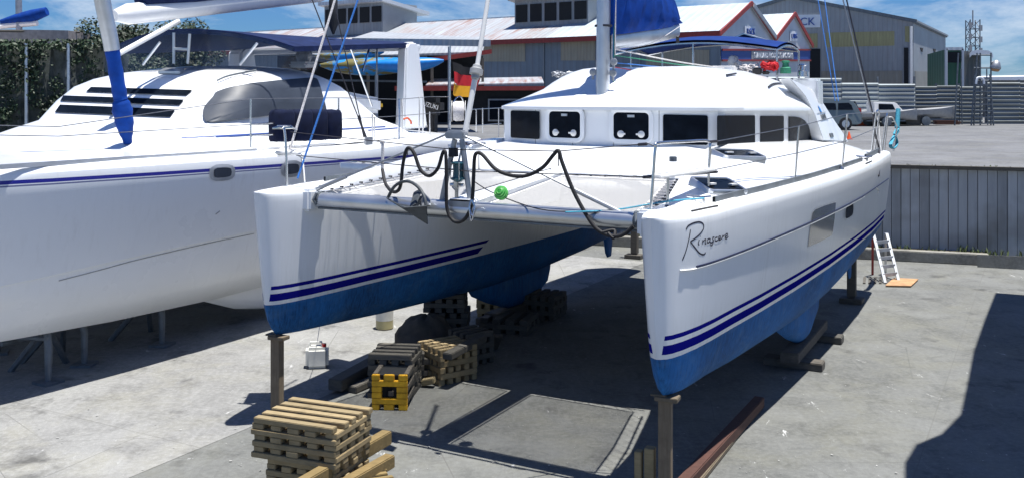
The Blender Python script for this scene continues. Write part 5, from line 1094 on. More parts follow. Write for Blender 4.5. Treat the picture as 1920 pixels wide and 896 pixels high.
for x, y0, y1 in ((764, 284, 292), (898, 290, 318), (1047, 290, 312)): mb.tube([ba(x, y0, .6), ba(x, y1, .6)], .006, 5)
mb.build('tie', M['wirebk'], br)
mb = MB(); q = [ba(1130, 436, .55), ba(1152, 432, .6), ba(1150, 446, .55), ba(1140, 437, .56)]; mb.tube(smooth(q, 4), .02, 6); mb.build('knot', M['black'], br)
# bow line and green ball
mb = MB(); q = [ba(1190, 405, .75), bz(1100, 398, 2.78), bz(1010, 392, 2.79), bz(925, 362, 2.88), ba(888, 340, .8)]; mb.tube(smooth(q, 5), .007, 5); tag(mb.build('bow_line', M['wirebk'], None), 'thin slack dark line trailing over the trampoline to the crossbeam end', 'line')
mb = MB(); q = [bz(1060, 398, 2.80), bz(1150, 394, 2.80), bz(1250, 378, 2.9), bz(1320, 372, 2.92)]; mb.tube(smooth(q, 5), .009, 5); tag(mb.build('bow_line', M['rope_t'], None), 'thin teal line lying from the trampoline to the right bow cleat', 'line')
o = bz(936, 374, 2.83)+Vector((0, .05, .065)); gb = root('rope_ball', 'bright green ball of coiled rope on the trampoline beside the centre spine', 'ball', BOAT @ (o-up*.1))
mb = MB(); mb.lathe([(.08*math.cos(t*PI/2), .08*math.sin(t*PI/2)) for t in [-1+i/7 for i in range(15)]], o, n=20); mb.build('ball', M['green'], gb, 60)
mb = MB(); ax = Vector((.15, -1, .45)).normalized(); e1 = ax.orthogonal().normalized(); e2 = ax.cross(e1)
for t in (.35, .7, 1.05, 1.35): mb.tube([o+ax*.081*math.cos(t)+(e1*math.cos(k*2*PI/20)+e2*math.sin(k*2*PI/20))*.081*math.sin(t) for k in range(20)], .005, 5, True)
mb.build('coil', plain('pale_green_rope', (.14, .48, .12), .6), gb, 60)
# coil of teal rope on the stern rail
mb = MB(); q = [bl(1682, 246, 3.0), bl(1672, 262, 3.0), bl(1668, 274, 3.0), bl(1674, 278, 3.0), bl(1680, 268, 3.0), bl(1676, 252, 3.0), bl(1683, 240, 3.0)]
mb.tube(smooth(q, 5), .02, 6); mb.tube(smooth([p+Vector((.03, .03, .0)) for p in q], 5), .02, 6); mb.tube([bl(1682, 240, 3.), bl(1684, 205, 3.)], .05, 6); tag(mb.build('rope_coil', M['rope_t'], None, 60), 'teal rope coil hanging on the right stern rail', 'rope')

# ================================================================== BUILDINGS AND THE UPPER YARD
class Face:                                 # a vertical wall: origin, run direction in plan, pixels land on it
    def __init__(s, o, d): s.o = Vector((o[0], o[1], 0)); s.d = Vector((d[0], d[1], 0)).normalized(); s.n = Vector((s.d.y, -s.d.x, 0)); s.n = s.n if s.n.dot(-s.o) > 0 else -s.n
    def t(s, x): r = (x-960)/F; return (r*s.o.y-s.o.x)/(s.d.x-r*s.d.y)
    def p(s, x, y, off=0.): q = s.o+s.d*s.t(x); D = q.y; return Vector((q.x, q.y, H+(HY-y)/F*D))+s.n*off
    def at(s, t, z, off=0.): return s.o+s.d*t+s.n*off+up*z
    def T(s): return Matrix.Translation(s.o) @ Matrix.Rotation(math.atan2(s.d.y, s.d.x), 4, 'Z')
def panel(face, px, name, mat, parent, off=.03, th=.06, T=None):
    mb = MB(ID); mb.prism([face.p(x, y, off) for x, y in px], -face.n*th); return mb.build(name, mat, parent)
# --- long factory: front wall runs back to the left from the corner, gables face right
C0 = (15.1, 70.0); FW = Face(C0, (-9, 6.3)); GW = Face(C0, (6.3, 9.0))
fac = root('factory', 'long factory with rusting iron roof, roof monitors and white red edged gables', 'factory', Vector((C0[0], C0[1], UZ)), math.atan2(6.3, -9))
LEN = 72.; EZF = 8.55; RZ = 11.05; g1 = GW.t(1405); g2 = GW.t(1450); g3 = GW.t(1487); g4 = GW.t(1518)
def fpt(t, s, z): return FW.o+FW.d*t+GW.d*s+up*z
mb = MB(ID); mb.prism([fpt(0, 0, UZ), fpt(LEN, 0, UZ), fpt(LEN, 0, EZF), fpt(0, 0, EZF)], -FW.n*.2); mb.build('wall', M['clad2'], fac)
mb = MB(ID); mb.poly([fpt(0, 0, UZ), fpt(0, g2, UZ), fpt(0, g2, EZF), fpt(0, g1, RZ), fpt(0, 0, EZF)]); mb.poly([fpt(0, g2, UZ), fpt(0, g4, UZ), fpt(0, g4, EZF), fpt(0, g3, RZ-.1), fpt(0, g2, EZF)]); mb.build('gable_wall', M['clad_w'], fac)
def roof(t0, t1, s0, z0, s1, z1, mat, name='roof', th=.15):
    T = FW.T(); mb = MB(ID); mb.prism([fpt(t0, s0, z0), fpt(t1, s0, z0), fpt(t1, s1, z1), fpt(t0, s1, z1)], up*th); return mb.build(name, mat, fac)
split = FW.t(1030)
roof(-.15, split, -.6, EZF-.02, g1, RZ, M['roof_new']); roof(split, LEN, -.6, EZF-.02, g1, RZ-.1, M['roof_rust']); roof(-.15, LEN, g1, RZ, g2, EZF, M['roof_new'])
roof(-.12, 22, g2, EZF, g3, RZ-.1, M['roof_new']); roof(-.12, 22, g3, RZ-.1, g4+.4, EZF-.1, M['roof_new'])
mb = MB(ID); mb.prism([fpt(-.3, -.66, EZF-.28), fpt(LEN, -.66, EZF-.28), fpt(LEN, -.66, EZF+.12), fpt(-.3, -.66, EZF+.12)], FW.n*.1); mb.build('fascia', M['red'], fac)
mb = MB(ID)
for a, za, b, zb in ((-.5, EZF-.1, g1, RZ+.1), (g1, RZ+.1, g2, EZF+.05), (g2, EZF+.05, g3, RZ), (g3, RZ, g4+.4, EZF-.1)): mb.bar(fpt(-.2, a, za), fpt(-.2, b, zb), .1, .34)
mb.build('bargeboard', M['red'], fac)
mb = MB(ID); mb.bar(fpt(-.28, g1+.2, RZ-.05), fpt(-.28, g2-.1, EZF+.2), .1, .36); mb.build('valley_gutter', M['alu_dull'], fac)
for px in (((905, 80), (985, 80), (985, 116), (905, 116)), ((1052, 78), (1116, 77), (1116, 114), (1052, 114)), ((1212, 93), (1330, 94), (1330, 124), (1212, 123)), ((720, 84), (800, 83), (800, 116), (720, 117))): panel(FW, px, 'translucent_sheet', M['cream'], fac, .04)
mb = MB(ID)
for x in (1020, 1118, 1200): q = FW.p(x, 90, .05); mb.bar((q.x, q.y, UZ), (q.x, q.y, EZF-.3), .06, .1)
mb.build('wall_joint', M['clad'], fac)
sgn = panel(GW, ((1352, 95), (1518, 95), (1518, 114), (1352, 113)), 'sign_band', M['signblue'], fac, .06)
mb = MB(ID)
for y in (94, 114): mb.bar(GW.p(1352, y, .1), GW.p(1518, y, .1), .08, .14)
mb.build('trim', M['red'], sgn)
mb = MB(ID); mb.prism([GW.p(x, y, .09) for x, y in ((1407, 96), (1486, 96), (1486, 112), (1407, 112))], -GW.n*.04); mb.build('sign_board', M['clad'], sgn)
def wsign(parent, face, body, x0, x1, yb, yt, off, mat):
    o = face.p(x0, yb, off); e = face.p(x1, yb, off); h = (face.p(x0, yt, off)-o).z; V, _ = text_mesh(body, 1., align='LEFT'); wv = max(v.x for v in V)-min(v.x for v in V); hv = max(v.y for v in V)
    size = h/hv; sx = (e-o).length/(wv*size); mb = MB(ID); lettering(mb, body, size, o-(e-o).normalized()*min(v.x for v in V)*size*sx, e-o, up, align='LEFT', sx=sx, depth=.03); return mb.build('lettering', mat, parent)
wsign(sgn, GW, 'STANDARD PRODUCTS FACTORY', 1411, 1483, 109, 99, .13, M['signwhite'])
for body, x0, x1, y0, y1, px in (('B.SCK', 1398, 1413, 66, 54, ((1395, 50), (1415, 50), (1415, 69), (1395, 69))), ('UBS', 1482, 1492, 73, 64, ((1480, 59), (1493, 59), (1493, 78), (1480, 78)))):
    s_ = panel(GW, px, 'gable_sign', M['signwhite'], fac, .08); wsign(s_, GW, body, x0, x1, y0, y1, .12, M['signblue'])
# monitors on the ridge
for (x0, x1, yt, yb, D0) in ((572, 682, 12, 50, 92.), (932, 1072, 2, 40, 80.)):
    a, b = FW.t(x0), FW.t(x1); s0 = 2.6; P0 = fpt(a, s0, 0); zt = H+(HY-yt)/F*P0.y; zb = H+(HY-yb)/F*P0.y-1.
    mb = MB(ID); q = [fpt(a, s0, zb), fpt(b, s0, zb), fpt(b, s0, zt), fpt(a, s0, zt)]; mb.prism(q, GW.d*5.); mo = mb.build('roof_monitor', M['clad'], fac)
    mb = MB(ID); q = [fpt(a+.4, s0-.5, zt), fpt(b-.4, s0-.5, zt), fpt(b-.4, s0+6.5, zt-.9), fpt(a+.4, s0+6.5, zt-.9)]; mb.prism(q, up*.35); mb.build('monitor_roof', M['clad_w'] if x0 < 600 else M['clad'], mo)
    mb = MB(ID); n_ = 5
    for k in range(n_): u0 = a+(b-a)*(k+.12)/n_; u1 = a+(b-a)*(k+.9)/n_; mb.prism([fpt(u0, s0-.02, zt-1.9), fpt(u1, s0-.02, zt-1.9), fpt(u1, s0-.02, zt-.4), fpt(u0, s0-.02, zt-.4)], -GW.d*.06)
    mb.build('louvres', M['dark'], mo)
# --- open shed with a lean-to roof in front of the factory, left part
sh = root('open_shed', 'dark open fronted shed with red fascia and pale lean-to roof behind the flag', 'shed', W(780, 240, 58.5), 0)
mb = MB(ID); mb.prism([W(560, 112, 60), W(905, 101, 60), W(905, 101, 60)+Vector((0, 6, 1.0)), W(560, 112, 60)+Vector((0, 6, 1.0))], up*.12); mb.build('roof', M['shed_iron'], sh)
mb = MB(ID); mb.prism([W(795, 110, 59.9), W(922, 93, 59.9), W(922, 101, 59.9), W(795, 119, 59.9)], (0, .1, 0)); mb.build('fascia', M['red'], sh)
mb = MB(ID); mb.prism([W(798, 162, 58), W(1020, 158, 58), W(1020, 158, 58)+Vector((0, 5, .45)), W(798, 162, 58)+Vector((0, 5, .45))], up*.08); mb.build('lower_roof', M['roof_rust'], sh)
mb = MB(ID); mb.prism([W(740, 162, 57.9), W(1022, 162, 57.9), W(1022, 170, 57.9), W(740, 171, 57.9)], (0, .1, 0)); mb.build('fascia', M['red'], sh)
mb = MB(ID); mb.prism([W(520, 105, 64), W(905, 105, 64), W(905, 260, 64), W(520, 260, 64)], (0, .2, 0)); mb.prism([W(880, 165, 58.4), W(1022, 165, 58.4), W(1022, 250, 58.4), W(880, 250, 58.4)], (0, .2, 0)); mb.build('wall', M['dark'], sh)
mb = MB(ID)
for x in (560, 690, 810, 905): mb.cut(); mb.bar(W(x, 250, 59.5), W(x, 110, 59.5), .16, .16)
mb.build('post', M['timber_d'], sh)
mb = MB(ID); mb.prism([W(915, 186, 58.3), W(978, 186, 58.3), W(978, 228, 58.3), W(915, 228, 58.3)], (0, -.06, 0)); wnn = mb.build('window', M['clad'], sh); mb = MB(ID); mb.prism([W(918, 189, 58.2), W(975, 189, 58.2), W(975, 225, 58.2), W(918, 225, 58.2)], (0, -.04, 0)); mb.build('pane', M['glass'], wnn)
aw = root('awning', 'flat grey awning roof on thin posts over the kayaks', 'awning', W(830, 236, 48), 0)
mb = MB(ID); mb.prism([W(660, 84, 48), W(920, 88, 46), W(900, 82, 52), W(700, 70, 56)], up*.32); mb.build('roof', M['shed_iron'], aw)
mb = MB(ID); mb.prism([W(560, 106, 50), W(770, 110, 48), W(770, 118, 48), W(560, 116, 50)], (0, .2, 0)); mb.build('beam', M['galv'], aw)
mb = MB(ID); mb.tube([W(842, 240, 46), W(842, 88, 46)], .06); mb.tube([W(706, 250, 47), W(706, 88, 47)], .08); mb.cuts = [len(mb.Fc)//2]; mb.build('post', M['alu_dull'], aw)
mb = MB(ID)
for y in (104, 150): mb.bar(W(560, y, 49), W(800, y+4, 47.5), .08, .1)
mb.build('rack_bar', M['galv'], aw)
def kayak(lab, x0, x1, y, D, r, mat):
    a, b = W(x0, y, D), W(x1, y-6, D); mb = MB(ID); rows = []
    d = (b-a)
    for i in range(13):
        t = i/12; k = math.sin(PI*min(max(t, .01), .99))**.55; rows.append([a+d*t+Vector((0, math.cos(q)*r*1.1*k, math.sin(q)*r*k*(1 if math.sin(q) < 0 else .75)+.10*(2*t-1)**2)) for q in [2*PI*j/12 for j in range(12)]])
    mb.grid(rows, cu=True); return tag(mb.build('kayak', mat, None, 60), lab, 'kayak', 'kayaks on the rack under the awning')
kayak('blue and brown camouflage kayak on the rack, the long lower one', 600, 800, 126, 47, .50, M['camo']); kayak('bright blue kayak with its end past the white arch', 690, 832, 124, 46, .42, M['bluepaint'])
kayak('dark striped kayak hung highest behind the blue rope', 590, 720, 108, 48, .28, M['camo'])
# --- right warehouse
KF = Face((38.7, 93.0), (-20.6, 12.0)); KS = Face((38.7, 93.0), (12.0, 20.6))
wh = root('warehouse', 'large grey iron clad warehouse with a white sign and yellowed sheets', 'warehouse', Vector((38.7, 93, UZ)), math.atan2(12, -20.6))
tl = KF.t(1372); ta = KF.t(1482); tr = 0.
EW = KF.p(1713, 42).z; AW = KF.p(1482, -4).z
mb = MB(ID); mb.poly([KF.at(0, UZ), KF.at(0, EW), KF.at(ta, AW), KF.at(2*ta, EW), KF.at(2*ta, UZ)]); mb.build('gable_wall', M['clad'], wh)
sl = KS.t(1773); mb = MB(ID); mb.poly([KS.at(0, UZ), KS.at(sl, UZ), KS.at(sl, EW), KS.at(0, EW)]); mb.build('side_wall', M['clad'], wh)
mb = MB(ID); mb.prism([KF.at(-.3, EW), KF.at(ta, AW), KF.at(ta, AW)+KS.d*sl, KF.at(-.3, EW)+KS.d*sl], up*.2); mb.prism([KF.at(2*ta, EW), KF.at(ta, AW), KF.at(ta, AW)+KS.d*sl, KF.at(2*ta, EW)+KS.d*sl], up*.2); mb.build('roof', M['clad'], wh)
mb = MB(ID); mb.bar(KF.at(-.3, EW+.05, .15), KF.at(ta, AW+.05, .15), .12, .35); mb.bar(KF.at(2*ta, EW+.05, .15), KF.at(ta, AW+.05, .15), .12, .35); mb.bar(KS.at(0, EW, .12), KS.at(sl, EW, .12), .15, .2); mb.build('bargeboard', M['galv'], wh)
for px in (((1549, 62), (1677, 59), (1677, 86), (1549, 89)), ((1512, 64), (1533, 63), (1533, 90), (1512, 90)), ((1697, 50), (1712, 50), (1712, 80), (1697, 79))): panel(KF, px, 'yellowed_sheet', M['clad_y'], wh, .05)
panel(KF, ((1540, 134), (1692, 133), (1692, 230), (1540, 230)), 'base_cladding', M['clad_b'], wh, .05)
panel(KS, ((1715, 134), (1772, 136), (1772, 200), (1715, 200)), 'base_cladding', M['clad_b'], wh, .05)
panel(KF, ((1517, 92), (1538, 92), (1538, 230), (1517, 230)), 'doorway', M['dark'], wh, .04); panel(KF, ((1695, 90), (1703, 90), (1703, 230), (1695, 230)), 'doorway', M['dark'], wh, .06)
mb = MB(ID); mb.bar(KF.p(1709, 50, .2), KF.p(1709, 225, .2), .22, .22); mb.build('downpipe', M['white'], wh)
mb = MB(ID)
for x, y in ((1728, 94), (1752, 96), (1754, 117)): mb.prism([KS.p(x-3, y-4, .05), KS.p(x+2, y-3, .05), KS.p(x+1, y+4, .05), KS.p(x-1, y+3, .05)], -KS.n*.05)
mb.build('rust_hole', M['dark'], wh)
s_ = panel(KF, ((1470, 29), (1539, 28), (1538, 52), (1470, 53)), 'wall_sign', M['signwhite'], wh, .1); wsign(s_, KF, 'CK', 1501, 1529, 48, 34, .15, M['signblue'])
# --- fences of corrugated sheets
def fence(name, lab, px0, px1, yt0, yt1, D0, D1, mat, steps=0, seed=1, posts=True):
    rnd = random.Random(seed); a, b = W(px0, 180, D0), W(px1, 180, D1); a.z = b.z = 0; d = (b-a); r = root(name, lab, 'fence', Vector((a.x, a.y, UZ)), math.atan2(d.y, d.x))
    n = max(1, steps); za = H+(HY-yt0)/F*D0; zb = H+(HY-yt1)/F*D1; T = Matrix.Translation(a) @ Matrix.Rotation(math.atan2(d.y, d.x), 4, 'Z'); L = d.length
    mb = MB(T)
    for k in range(n):
        zt = za+(zb-za)*(k+.5)/n+rnd.uniform(-.12, .12)*(n > 1); rows = [];
        for j in range(41): z = UZ+(zt-UZ)*j/40; w = .045*math.sin(j*1.57); rows.append([(L*k/n+.01, w+.02*(k % 2), z), (L*(k+1)/n-.01, w+.02*(k % 2), z)])
        mb.grid(rows)
    mb.build('sheets', mat, r, 60)
    if posts: mb = MB(T); [(mb.cut(), mb.bar((L*k/n, .12, UZ), (L*k/n, .12, za+.1), .1, .1)) for k in range(n+1)]; mb.build('post', M['galv'], r)
    return r
fence('iron_fence', 'pale horizontally ribbed iron fence in front of the grey warehouse', 1440, 1716, 147, 156, 58, 58, M['iron'], 4, 2)
fence('iron_fence', 'lower stained iron fence between the pale fence and the green container', 1714, 1842, 160, 162, 60, 60, M['iron_d'], 3, 3)
fence('iron_fence', 'ribbed grey iron fence at the right edge past the scaffold ladder', 1850, 2100, 153, 153, 60, 60, M['iron_d'], 4, 4)
wt = root('low_building', 'low building with white roof edge beyond the right iron fence', 'building', W(1930, 180, 80).xy.to_3d()+up*UZ)
mb = MB(ID); mb.prism([W(1862, 150, 78), W(2100, 146, 78), W(2100, 230, 78), W(1862, 230, 78)], (0, 8, 0)); mb.build('wall', M['greybox'], wt)
mb = MB(ID); mb.prism([W(1860, 145, 77.8), W(2100, 141, 77.8), W(2100, 151, 77.8), W(1860, 151, 77.8)], (0, 8.5, .2)); mb.build('roof', M['signwhite'], wt)
# green container and grey box
mb = MB(ID); gcn = root('shipping_container', 'open green shipping container standing beside the warehouse', 'container', W(1790, 180, 66).xy.to_3d()+up*UZ)
a, b = W(1773, 93, 66), W(1805, 92, 65); zt = a.z; mb.prism([(a.x, a.y, UZ), (b.x, b.y, UZ), (b.x, b.y, zt), (a.x, a.y, zt)], (2.2, 8, 0)); mb.build('body', M['container'], gcn)
mb = MB(ID); mb.prism([W(1777, 98, 64.9), W(1801, 98, 64.9), W(1801, 118, 64.9), W(1777, 118, 64.9)], (0, .1, 0)); mb.build('opening', M['dark'], gcn)
mb = MB(ID)
for x in (1774, 1805): mb.bar(W(x, 92, 64.9), W(x, 235, 64.9), .14, .14)
mb.bar(W(1774, 92, 64.9), W(1805, 92, 64.9), .14, .2); mb.build('frame', M['clad_w'], gcn)
gb2 = root('site_shed', 'grey box shed with pale rounded roof sheeting beside the green container', 'shed', W(1822, 180, 68).xy.to_3d()+up*UZ)
mb = MB(ID); a, b = W(1806, 96, 68), W(1838, 98, 68); mb.prism([(a.x, a.y, UZ), (b.x, b.y, UZ), (b.x, b.y, b.z), (a.x, a.y, a.z)], (1.5, 5, 0)); mb.build('wall', M['greybox'], gb2)
mb = MB(ID); rows = [[W(x, y0+dy, D) for x, y0 in ((1818, 101), (1822, 96), (1835, 94), (1852, 95), (1860, 99), (1862, 104))] for dy, D in ((0, 66.5), (2, 68), (1, 70))]; mb.grid(rows); mb.grid([rows[0], [p-up*.3 for p in rows[0]]]); mb.build('roof_sheet', M['signwhite'], gb2)
# scaffold with a ladder, hooped, and a floodlight
sc = root('scaffold', 'dark scaffold frame with ladder steps and a floodlight in front of the fence', 'scaffold', W(1840, 238, 57), 0)
mb = MB(ID)
for x0, x1 in ((1797, 1790), (1858, 1858), (1832, 1826), (1838, 1838)): mb.tube([W(x1, 236, 57), W(x0, 100, 57)], .05, 6)
for x, y0 in ((1852, 235), (1804, 234)): mb.tube([W(x, y0, 58), W(x-2, 130, 58)], .04, 6)
for y in (104, 128, 152): mb.tube([W(1826, y, 57), W(1859, y, 57)], .045, 6)
mb.build('frame', M['galv'], sc)
mb = MB(ID)
for k in range(8): y = 232-k*12; mb.box(W(1842, y, 56.6), (1.1-.03*k, .25, .06))
for sx in (-1, 1): mb.tube([W(1842+sx*21, 238, 56.6), W(1842+sx*14, 140, 56.6)], .05, 6)
mb.build('ladder', M['galv'], sc)
mb = MB(ID); mb.tube(smooth([W(1830, 158, 56.5), W(1832, 148, 56.5), W(1838, 146, 56.5), W(1844, 150, 56.5), W(1845, 158, 56.5)], 4), .07, 6); mb.build('hoop', M['signwhite'], sc)
mb = MB(ID); o = W(1867, 124, 57); mb.lathe([(.05, .35), (.2, .25), (.32, -.1), (.28, -.2)], o, (.2, 0, 1), 12); mb.tube([W(1858, 118, 57), o+up*.3], .04); mb.build('floodlight', M['alu_dull'], sc, 40)
mb = MB(ID); mb.lathe([(.27, -.22), (.2, -.32)], o, (.2, 0, 1), 12); mb.build('lens', M['ply'], sc)
# lattice tower far off
tw = root('lattice_tower', 'slim red and grey lattice mast tower far beyond the container', 'tower', W(1824, 178, 170).xy.to_3d()+up*UZ)
mb = MB(ID); o = W(1824, 180, 170); hw = .85; zt = H+(HY-38)/F*170
cs = [(o.x+sx*hw, o.y+sy*hw) for sx, sy in ((-1, -1), (1, -1), (1, 1), (-1, 1))]
for x, y in cs: mb.bar((x, y, UZ), (x, y, zt), .14, .14)
k = 0; z = UZ
while z < zt-1.:
    for (xa, ya), (xb, yb) in zip(cs, cs[1:]+cs[:1]): mb.bar((xa, ya, z), (xb, yb, z+1.5), .09, .09); mb.bar((xa, ya, z), (xb, yb, z), .09, .09)
    z += 1.5
mb.build('lattice', M['galv'], tw); mb = MB(ID); mb.tube([(o.x, o.y, zt-1), (o.x, o.y, H+(HY-20)/F*170)], .12, 6)
for zz in (1., 3., 5.): mb.box((o.x-.9, o.y-1, zt-zz), (.5, .3, 1.)); mb.box((o.x+.9, o.y-1, zt-zz-.5), (.5, .3, 1.))
mb.build('aerial', M['stone'], tw)
# --- parked car, cones, trailers and clutter on the upper yard
co = W(1520, 243, 50); co.z = UZ; car = root('parked_car', 'grey green people carrier parked beyond the cabin end', 'car', co, 0)
T = Matrix.Translation((W(1605, 243, 50).x-4.6, 50, UZ)); k = 1.0
side = [(0, .35), (0, .72), (.25, .95), (1.05, 1.02), (1.7, 1.50), (2.4, 1.58), (3.9, 1.56), (4.28, 1.42), (4.52, .95), (4.6, .85), (4.6, .38), (4.45, .28), (.2, .28)]
mb = MB(T)
def car_ring(y): f = 1-.10*abs(y); return [(x, y*(.84 if z > 1.2 else .93 if z > 1. else 1.), z) for x, z in side]
R = mb.grid([car_ring(y) for y in (-.88, -.6, 0, .6, .88)], cu=True); mb.f(R[0]); mb.f(R[-1]); mb.build('body', M['carpaint'], car, 30, .05)
mb = MB(T)
for a, b in ((1.45, 2.3), (2.4, 3.3), (3.4, 4.15)):
    ys = -.835; mb.prism([(a, ys-.03, 1.04), (b, ys-.03, 1.04), (b-.02 if b < 4 else b-.1, ys+.10, 1.46), (a+.25 if a < 2 else a+.02, ys+.10, 1.46)], (0, .04, 0))
mb.prism([(4.50, -.62, 1.05), (4.50, .62, 1.05), (4.30, .58, 1.45), (4.30, -.58, 1.45)], (.05, 0, .02)); mb.build('window', M['glass'], car)
for x in (.9, 3.75):
    for y in (-.86, .86): mb = MB(T); mb.lathe([(.2, -.1), (.33, -.09), (.33, .09), (.2, .1)], (x, y*.95, .33), (0, 1, 0), 16); wl_ = mb.build('wheel', M['rubber'], car, 40); mb = MB(T); mb.lathe([(.05, 0), (.2, .02)], (x, y*1.06, .33), (0, math.copysign(1, y), 0), 12); mb.build('rim', M['alu'], wl_)
for y in (-.72, .72): mb = MB(T); mb.box((4.5, y*1.04, .96), (.16, .24, .34)); mb.build('tail_light', M['lamp_r'], car, 30, .03)
mb = MB(T); mb.box((4.58, 0, .48), (.16, 1.78, .22)); mb.build('bumper', M['galv'], car, 30, .06)
cone0 = None
for i, (x, y, lab) in enumerate(((1615, 236, 'upright orange traffic cone beside the parked car'), (1592, 262, 'small orange cone nearer the boat, half hidden by a rail'))):
    p = G(x, y, UZ)
    if cone0 is None:
        r = root('traffic_cone', lab, 'cone', p, 0, 'orange cones on the upper yard'); T = Matrix.Translation(p)
        mb = MB(T); mb.lathe([(.20, .03), (.035, .70), (.02, .71)], (0, 0, 0), n=16); mb.build('cone', M['orange'], r, 40); mb = MB(T); mb.box((0, 0, .02), (.46, .46, .04)); mb.build('base', M['orange'], r, 30, .01); cone0 = r
    else: c = copy_tree(cone0); c.location = p; c.scale = (.5, .5, .45); c['label'] = lab
def dinghy(lab, x, y, D, L, hgt, mat, cabin=False, rz=0.):
    p = W(x, y, D); p.z = UZ; T = Matrix.Translation(p) @ Matrix.Rotation(rz, 4, 'Z'); r = root('small_boat', lab, 'boat', p, rz, 'small boats laid up along the iron fence')
    mb = MB(T); rows = []
    for i in range(9):
        t = i/8; w = .85*(1-(max(0, t-.45)/.55)**2.2); rows.append([(L*(t-.5)+.15*t, w*sx, hgt*(.45+.55*f)+.25*t*t*f) for sx, f in ((-1, 1), (-.9, .5), (-.5, .12), (0, 0), (.5, .12), (.9, .5), (1, 1))])
    R = mb.grid(rows); mb.f(R[0]);
    for i in range(8): mb.f((R[i][0], R[i][-1], R[i+1][-1], R[i+1][0]))
    mb.build('hull', mat, r, 40)
    if cabin: mb = MB(T); mb.prism([(-.2*L, -.55, hgt), (.28*L, -.45, hgt+.1), (.16*L, -.4, hgt+.62), (-.2*L, -.5, hgt+.66)], (0, 1.05, 0)); cb_ = mb.build('cabin', M['white'], r, 30, .04); mb = MB(T); mb.prism([(-.12*L, -.56, hgt+.2), (.14*L, -.5, hgt+.2), (.1*L, -.46, hgt+.52), (-.12*L, -.53, hgt+.54)], (0, .03, 0)); mb.build('window', M['glass'], cb_)
    mb = MB(T); mb.box((0, 0, hgt*.42), (L*.6, .9, .08)); mb.lathe([(.1, -.1), (.28, -.08), (.28, .08), (.1, .1)], (-.1, -.75, .28), (0, 1, 0), 12); mb.build('trailer', M['galv'], r)
dinghy('white runabout with small cabin on a trailer by the iron fence', 1655, 233, 56, 3.8, .75, M['stone'], True, .05)
dinghy('low grey dinghy hull left of the runabout, behind the cone', 1622, 231, 57.5, 3.6, .85, M['gel2'], False, -.1)
dinghy('upturned looking pale hull at the fence right of the runabout', 1725, 232, 57, 4.2, .9, M['stone'], False, .15)
bn = root('skip_bin', 'brown tapered rubbish bin standing between the boats and scaffold', 'bin', G(1706, 236, UZ)); p = G(1706, 236, UZ); T = Matrix.Translation(p)
mb = MB(T); mb.grid([[(x*w, y*.55, z) for x, y in ((-1, -1), (1, -1), (1, 1), (-1, 1))] for w, z in ((.42, .05), (.56, .9))], cu=True); mb.build('body', M['timber_d'], bn, 30); mb = MB(T); mb.box((0, 0, .92), (1.2, 1.2, .06)); mb.build('lid', M['galv'], bn)
rnd = random.Random(3)
for k, (x, y, mt, lab, w, h) in enumerate(((1747, 232, 'timber', 'pale broken pallet leaning by the fence foot near the bin', 1.4, .5), (1776, 234, 'brownwood', 'low heap of reddish boards at the fence foot', 1.8, .25), (1737, 205, 'galv', 'dark open crate stacked above the pallet by the fence', .8, .7), (1640, 206, 'stone', 'grey tank standing behind the white runabout', 1.2, .6))):
    p = G(x, y if y > 225 else 232, UZ); mb = MB(Matrix.Translation(p)); [mb.box((rnd.uniform(-.1, .1), .1*j, h*(j+.5)/4 + (0 if y > 225 else .75)), (w*rnd.uniform(.7, 1), .5, h/4.6)) for j in range(4)]; tag(mb.build(('pallet', 'board_heap', 'crate', 'tank')[k], M[mt], None, 30), lab, ('pallet', 'boards', 'crate', 'tank')[k])
# --- far left: screened fence, boat beyond it, trees
sf = root('screened_fence', 'tall fence hung with mottled shade cloth on steel posts at far left', 'fence', W(70, 236, 36).xy.to_3d()+up*UZ)
mb = MB(ID); rows = []
for i in range(41):
    x = -120+360*i/40; o = W(x, 180, 36); rows.append([(o.x+.05*math.sin(z*3+i), 36+.12*math.sin(i*1.1+z*1.3)+.05*math.sin(i*2.7), z+.06*math.sin(i*.9)*(j == 9)) for j, z in enumerate([UZ-.02+(H+(HY-83)/F*36-UZ)*q/9 for q in range(10)])])
mb.grid(rows); mb.grid([[Vector(p)+Vector((0, .03, 0)) for p in r] for r in rows]); mb.build('shade_cloth', M['shade'], sf, 60)
for x in (50, 129, -40): mb = MB(ID); a, b = W(x, 300, 35.7), W(x, 82, 35.7); a.z = UZ; mb.tube([a, b], .07, 8); mb.build('post', M['alu'], sf)
rnd = random.Random(31); mb = MB(ID); cps = [(rnd.uniform(-40, 235), 60+rnd.random()**.7*170, rnd.uniform(8, 26)) for i in range(46)]+[(x, 84+rnd.uniform(-4, 4), 9) for x in range(-30, 240, 9)]
for x, y, sp in cps:
    for k in range(int(sp*4)):
        p = W(x+rnd.gauss(0, sp*.5), max(76, y+rnd.gauss(0, sp*.6)), 35.75+rnd.gauss(0, .08)); e = rnd.uniform(.04, .10); a_ = Vector((rnd.gauss(0, 1), rnd.gauss(0, .5), rnd.gauss(0, 1))).normalized(); b_ = a_.orthogonal().normalized()*e*.7; a_ = a_*e
        mb.f([mb.v(q) for q in (p-a_, p-b_*.8, p+a_, p+b_*.8)])
tag(mb.build('creeper', M['leaf'], None, 180), 'dark creeper growing patchily over the shade cloth of the far left fence', 'plant')
lb = root('moored_yacht', 'faded pink hulled yacht with blue sail cover standing beyond the screened fence', 'yacht', W(60, 180, 44).xy.to_3d()+up*UZ)
mb = MB(ID); rows = []
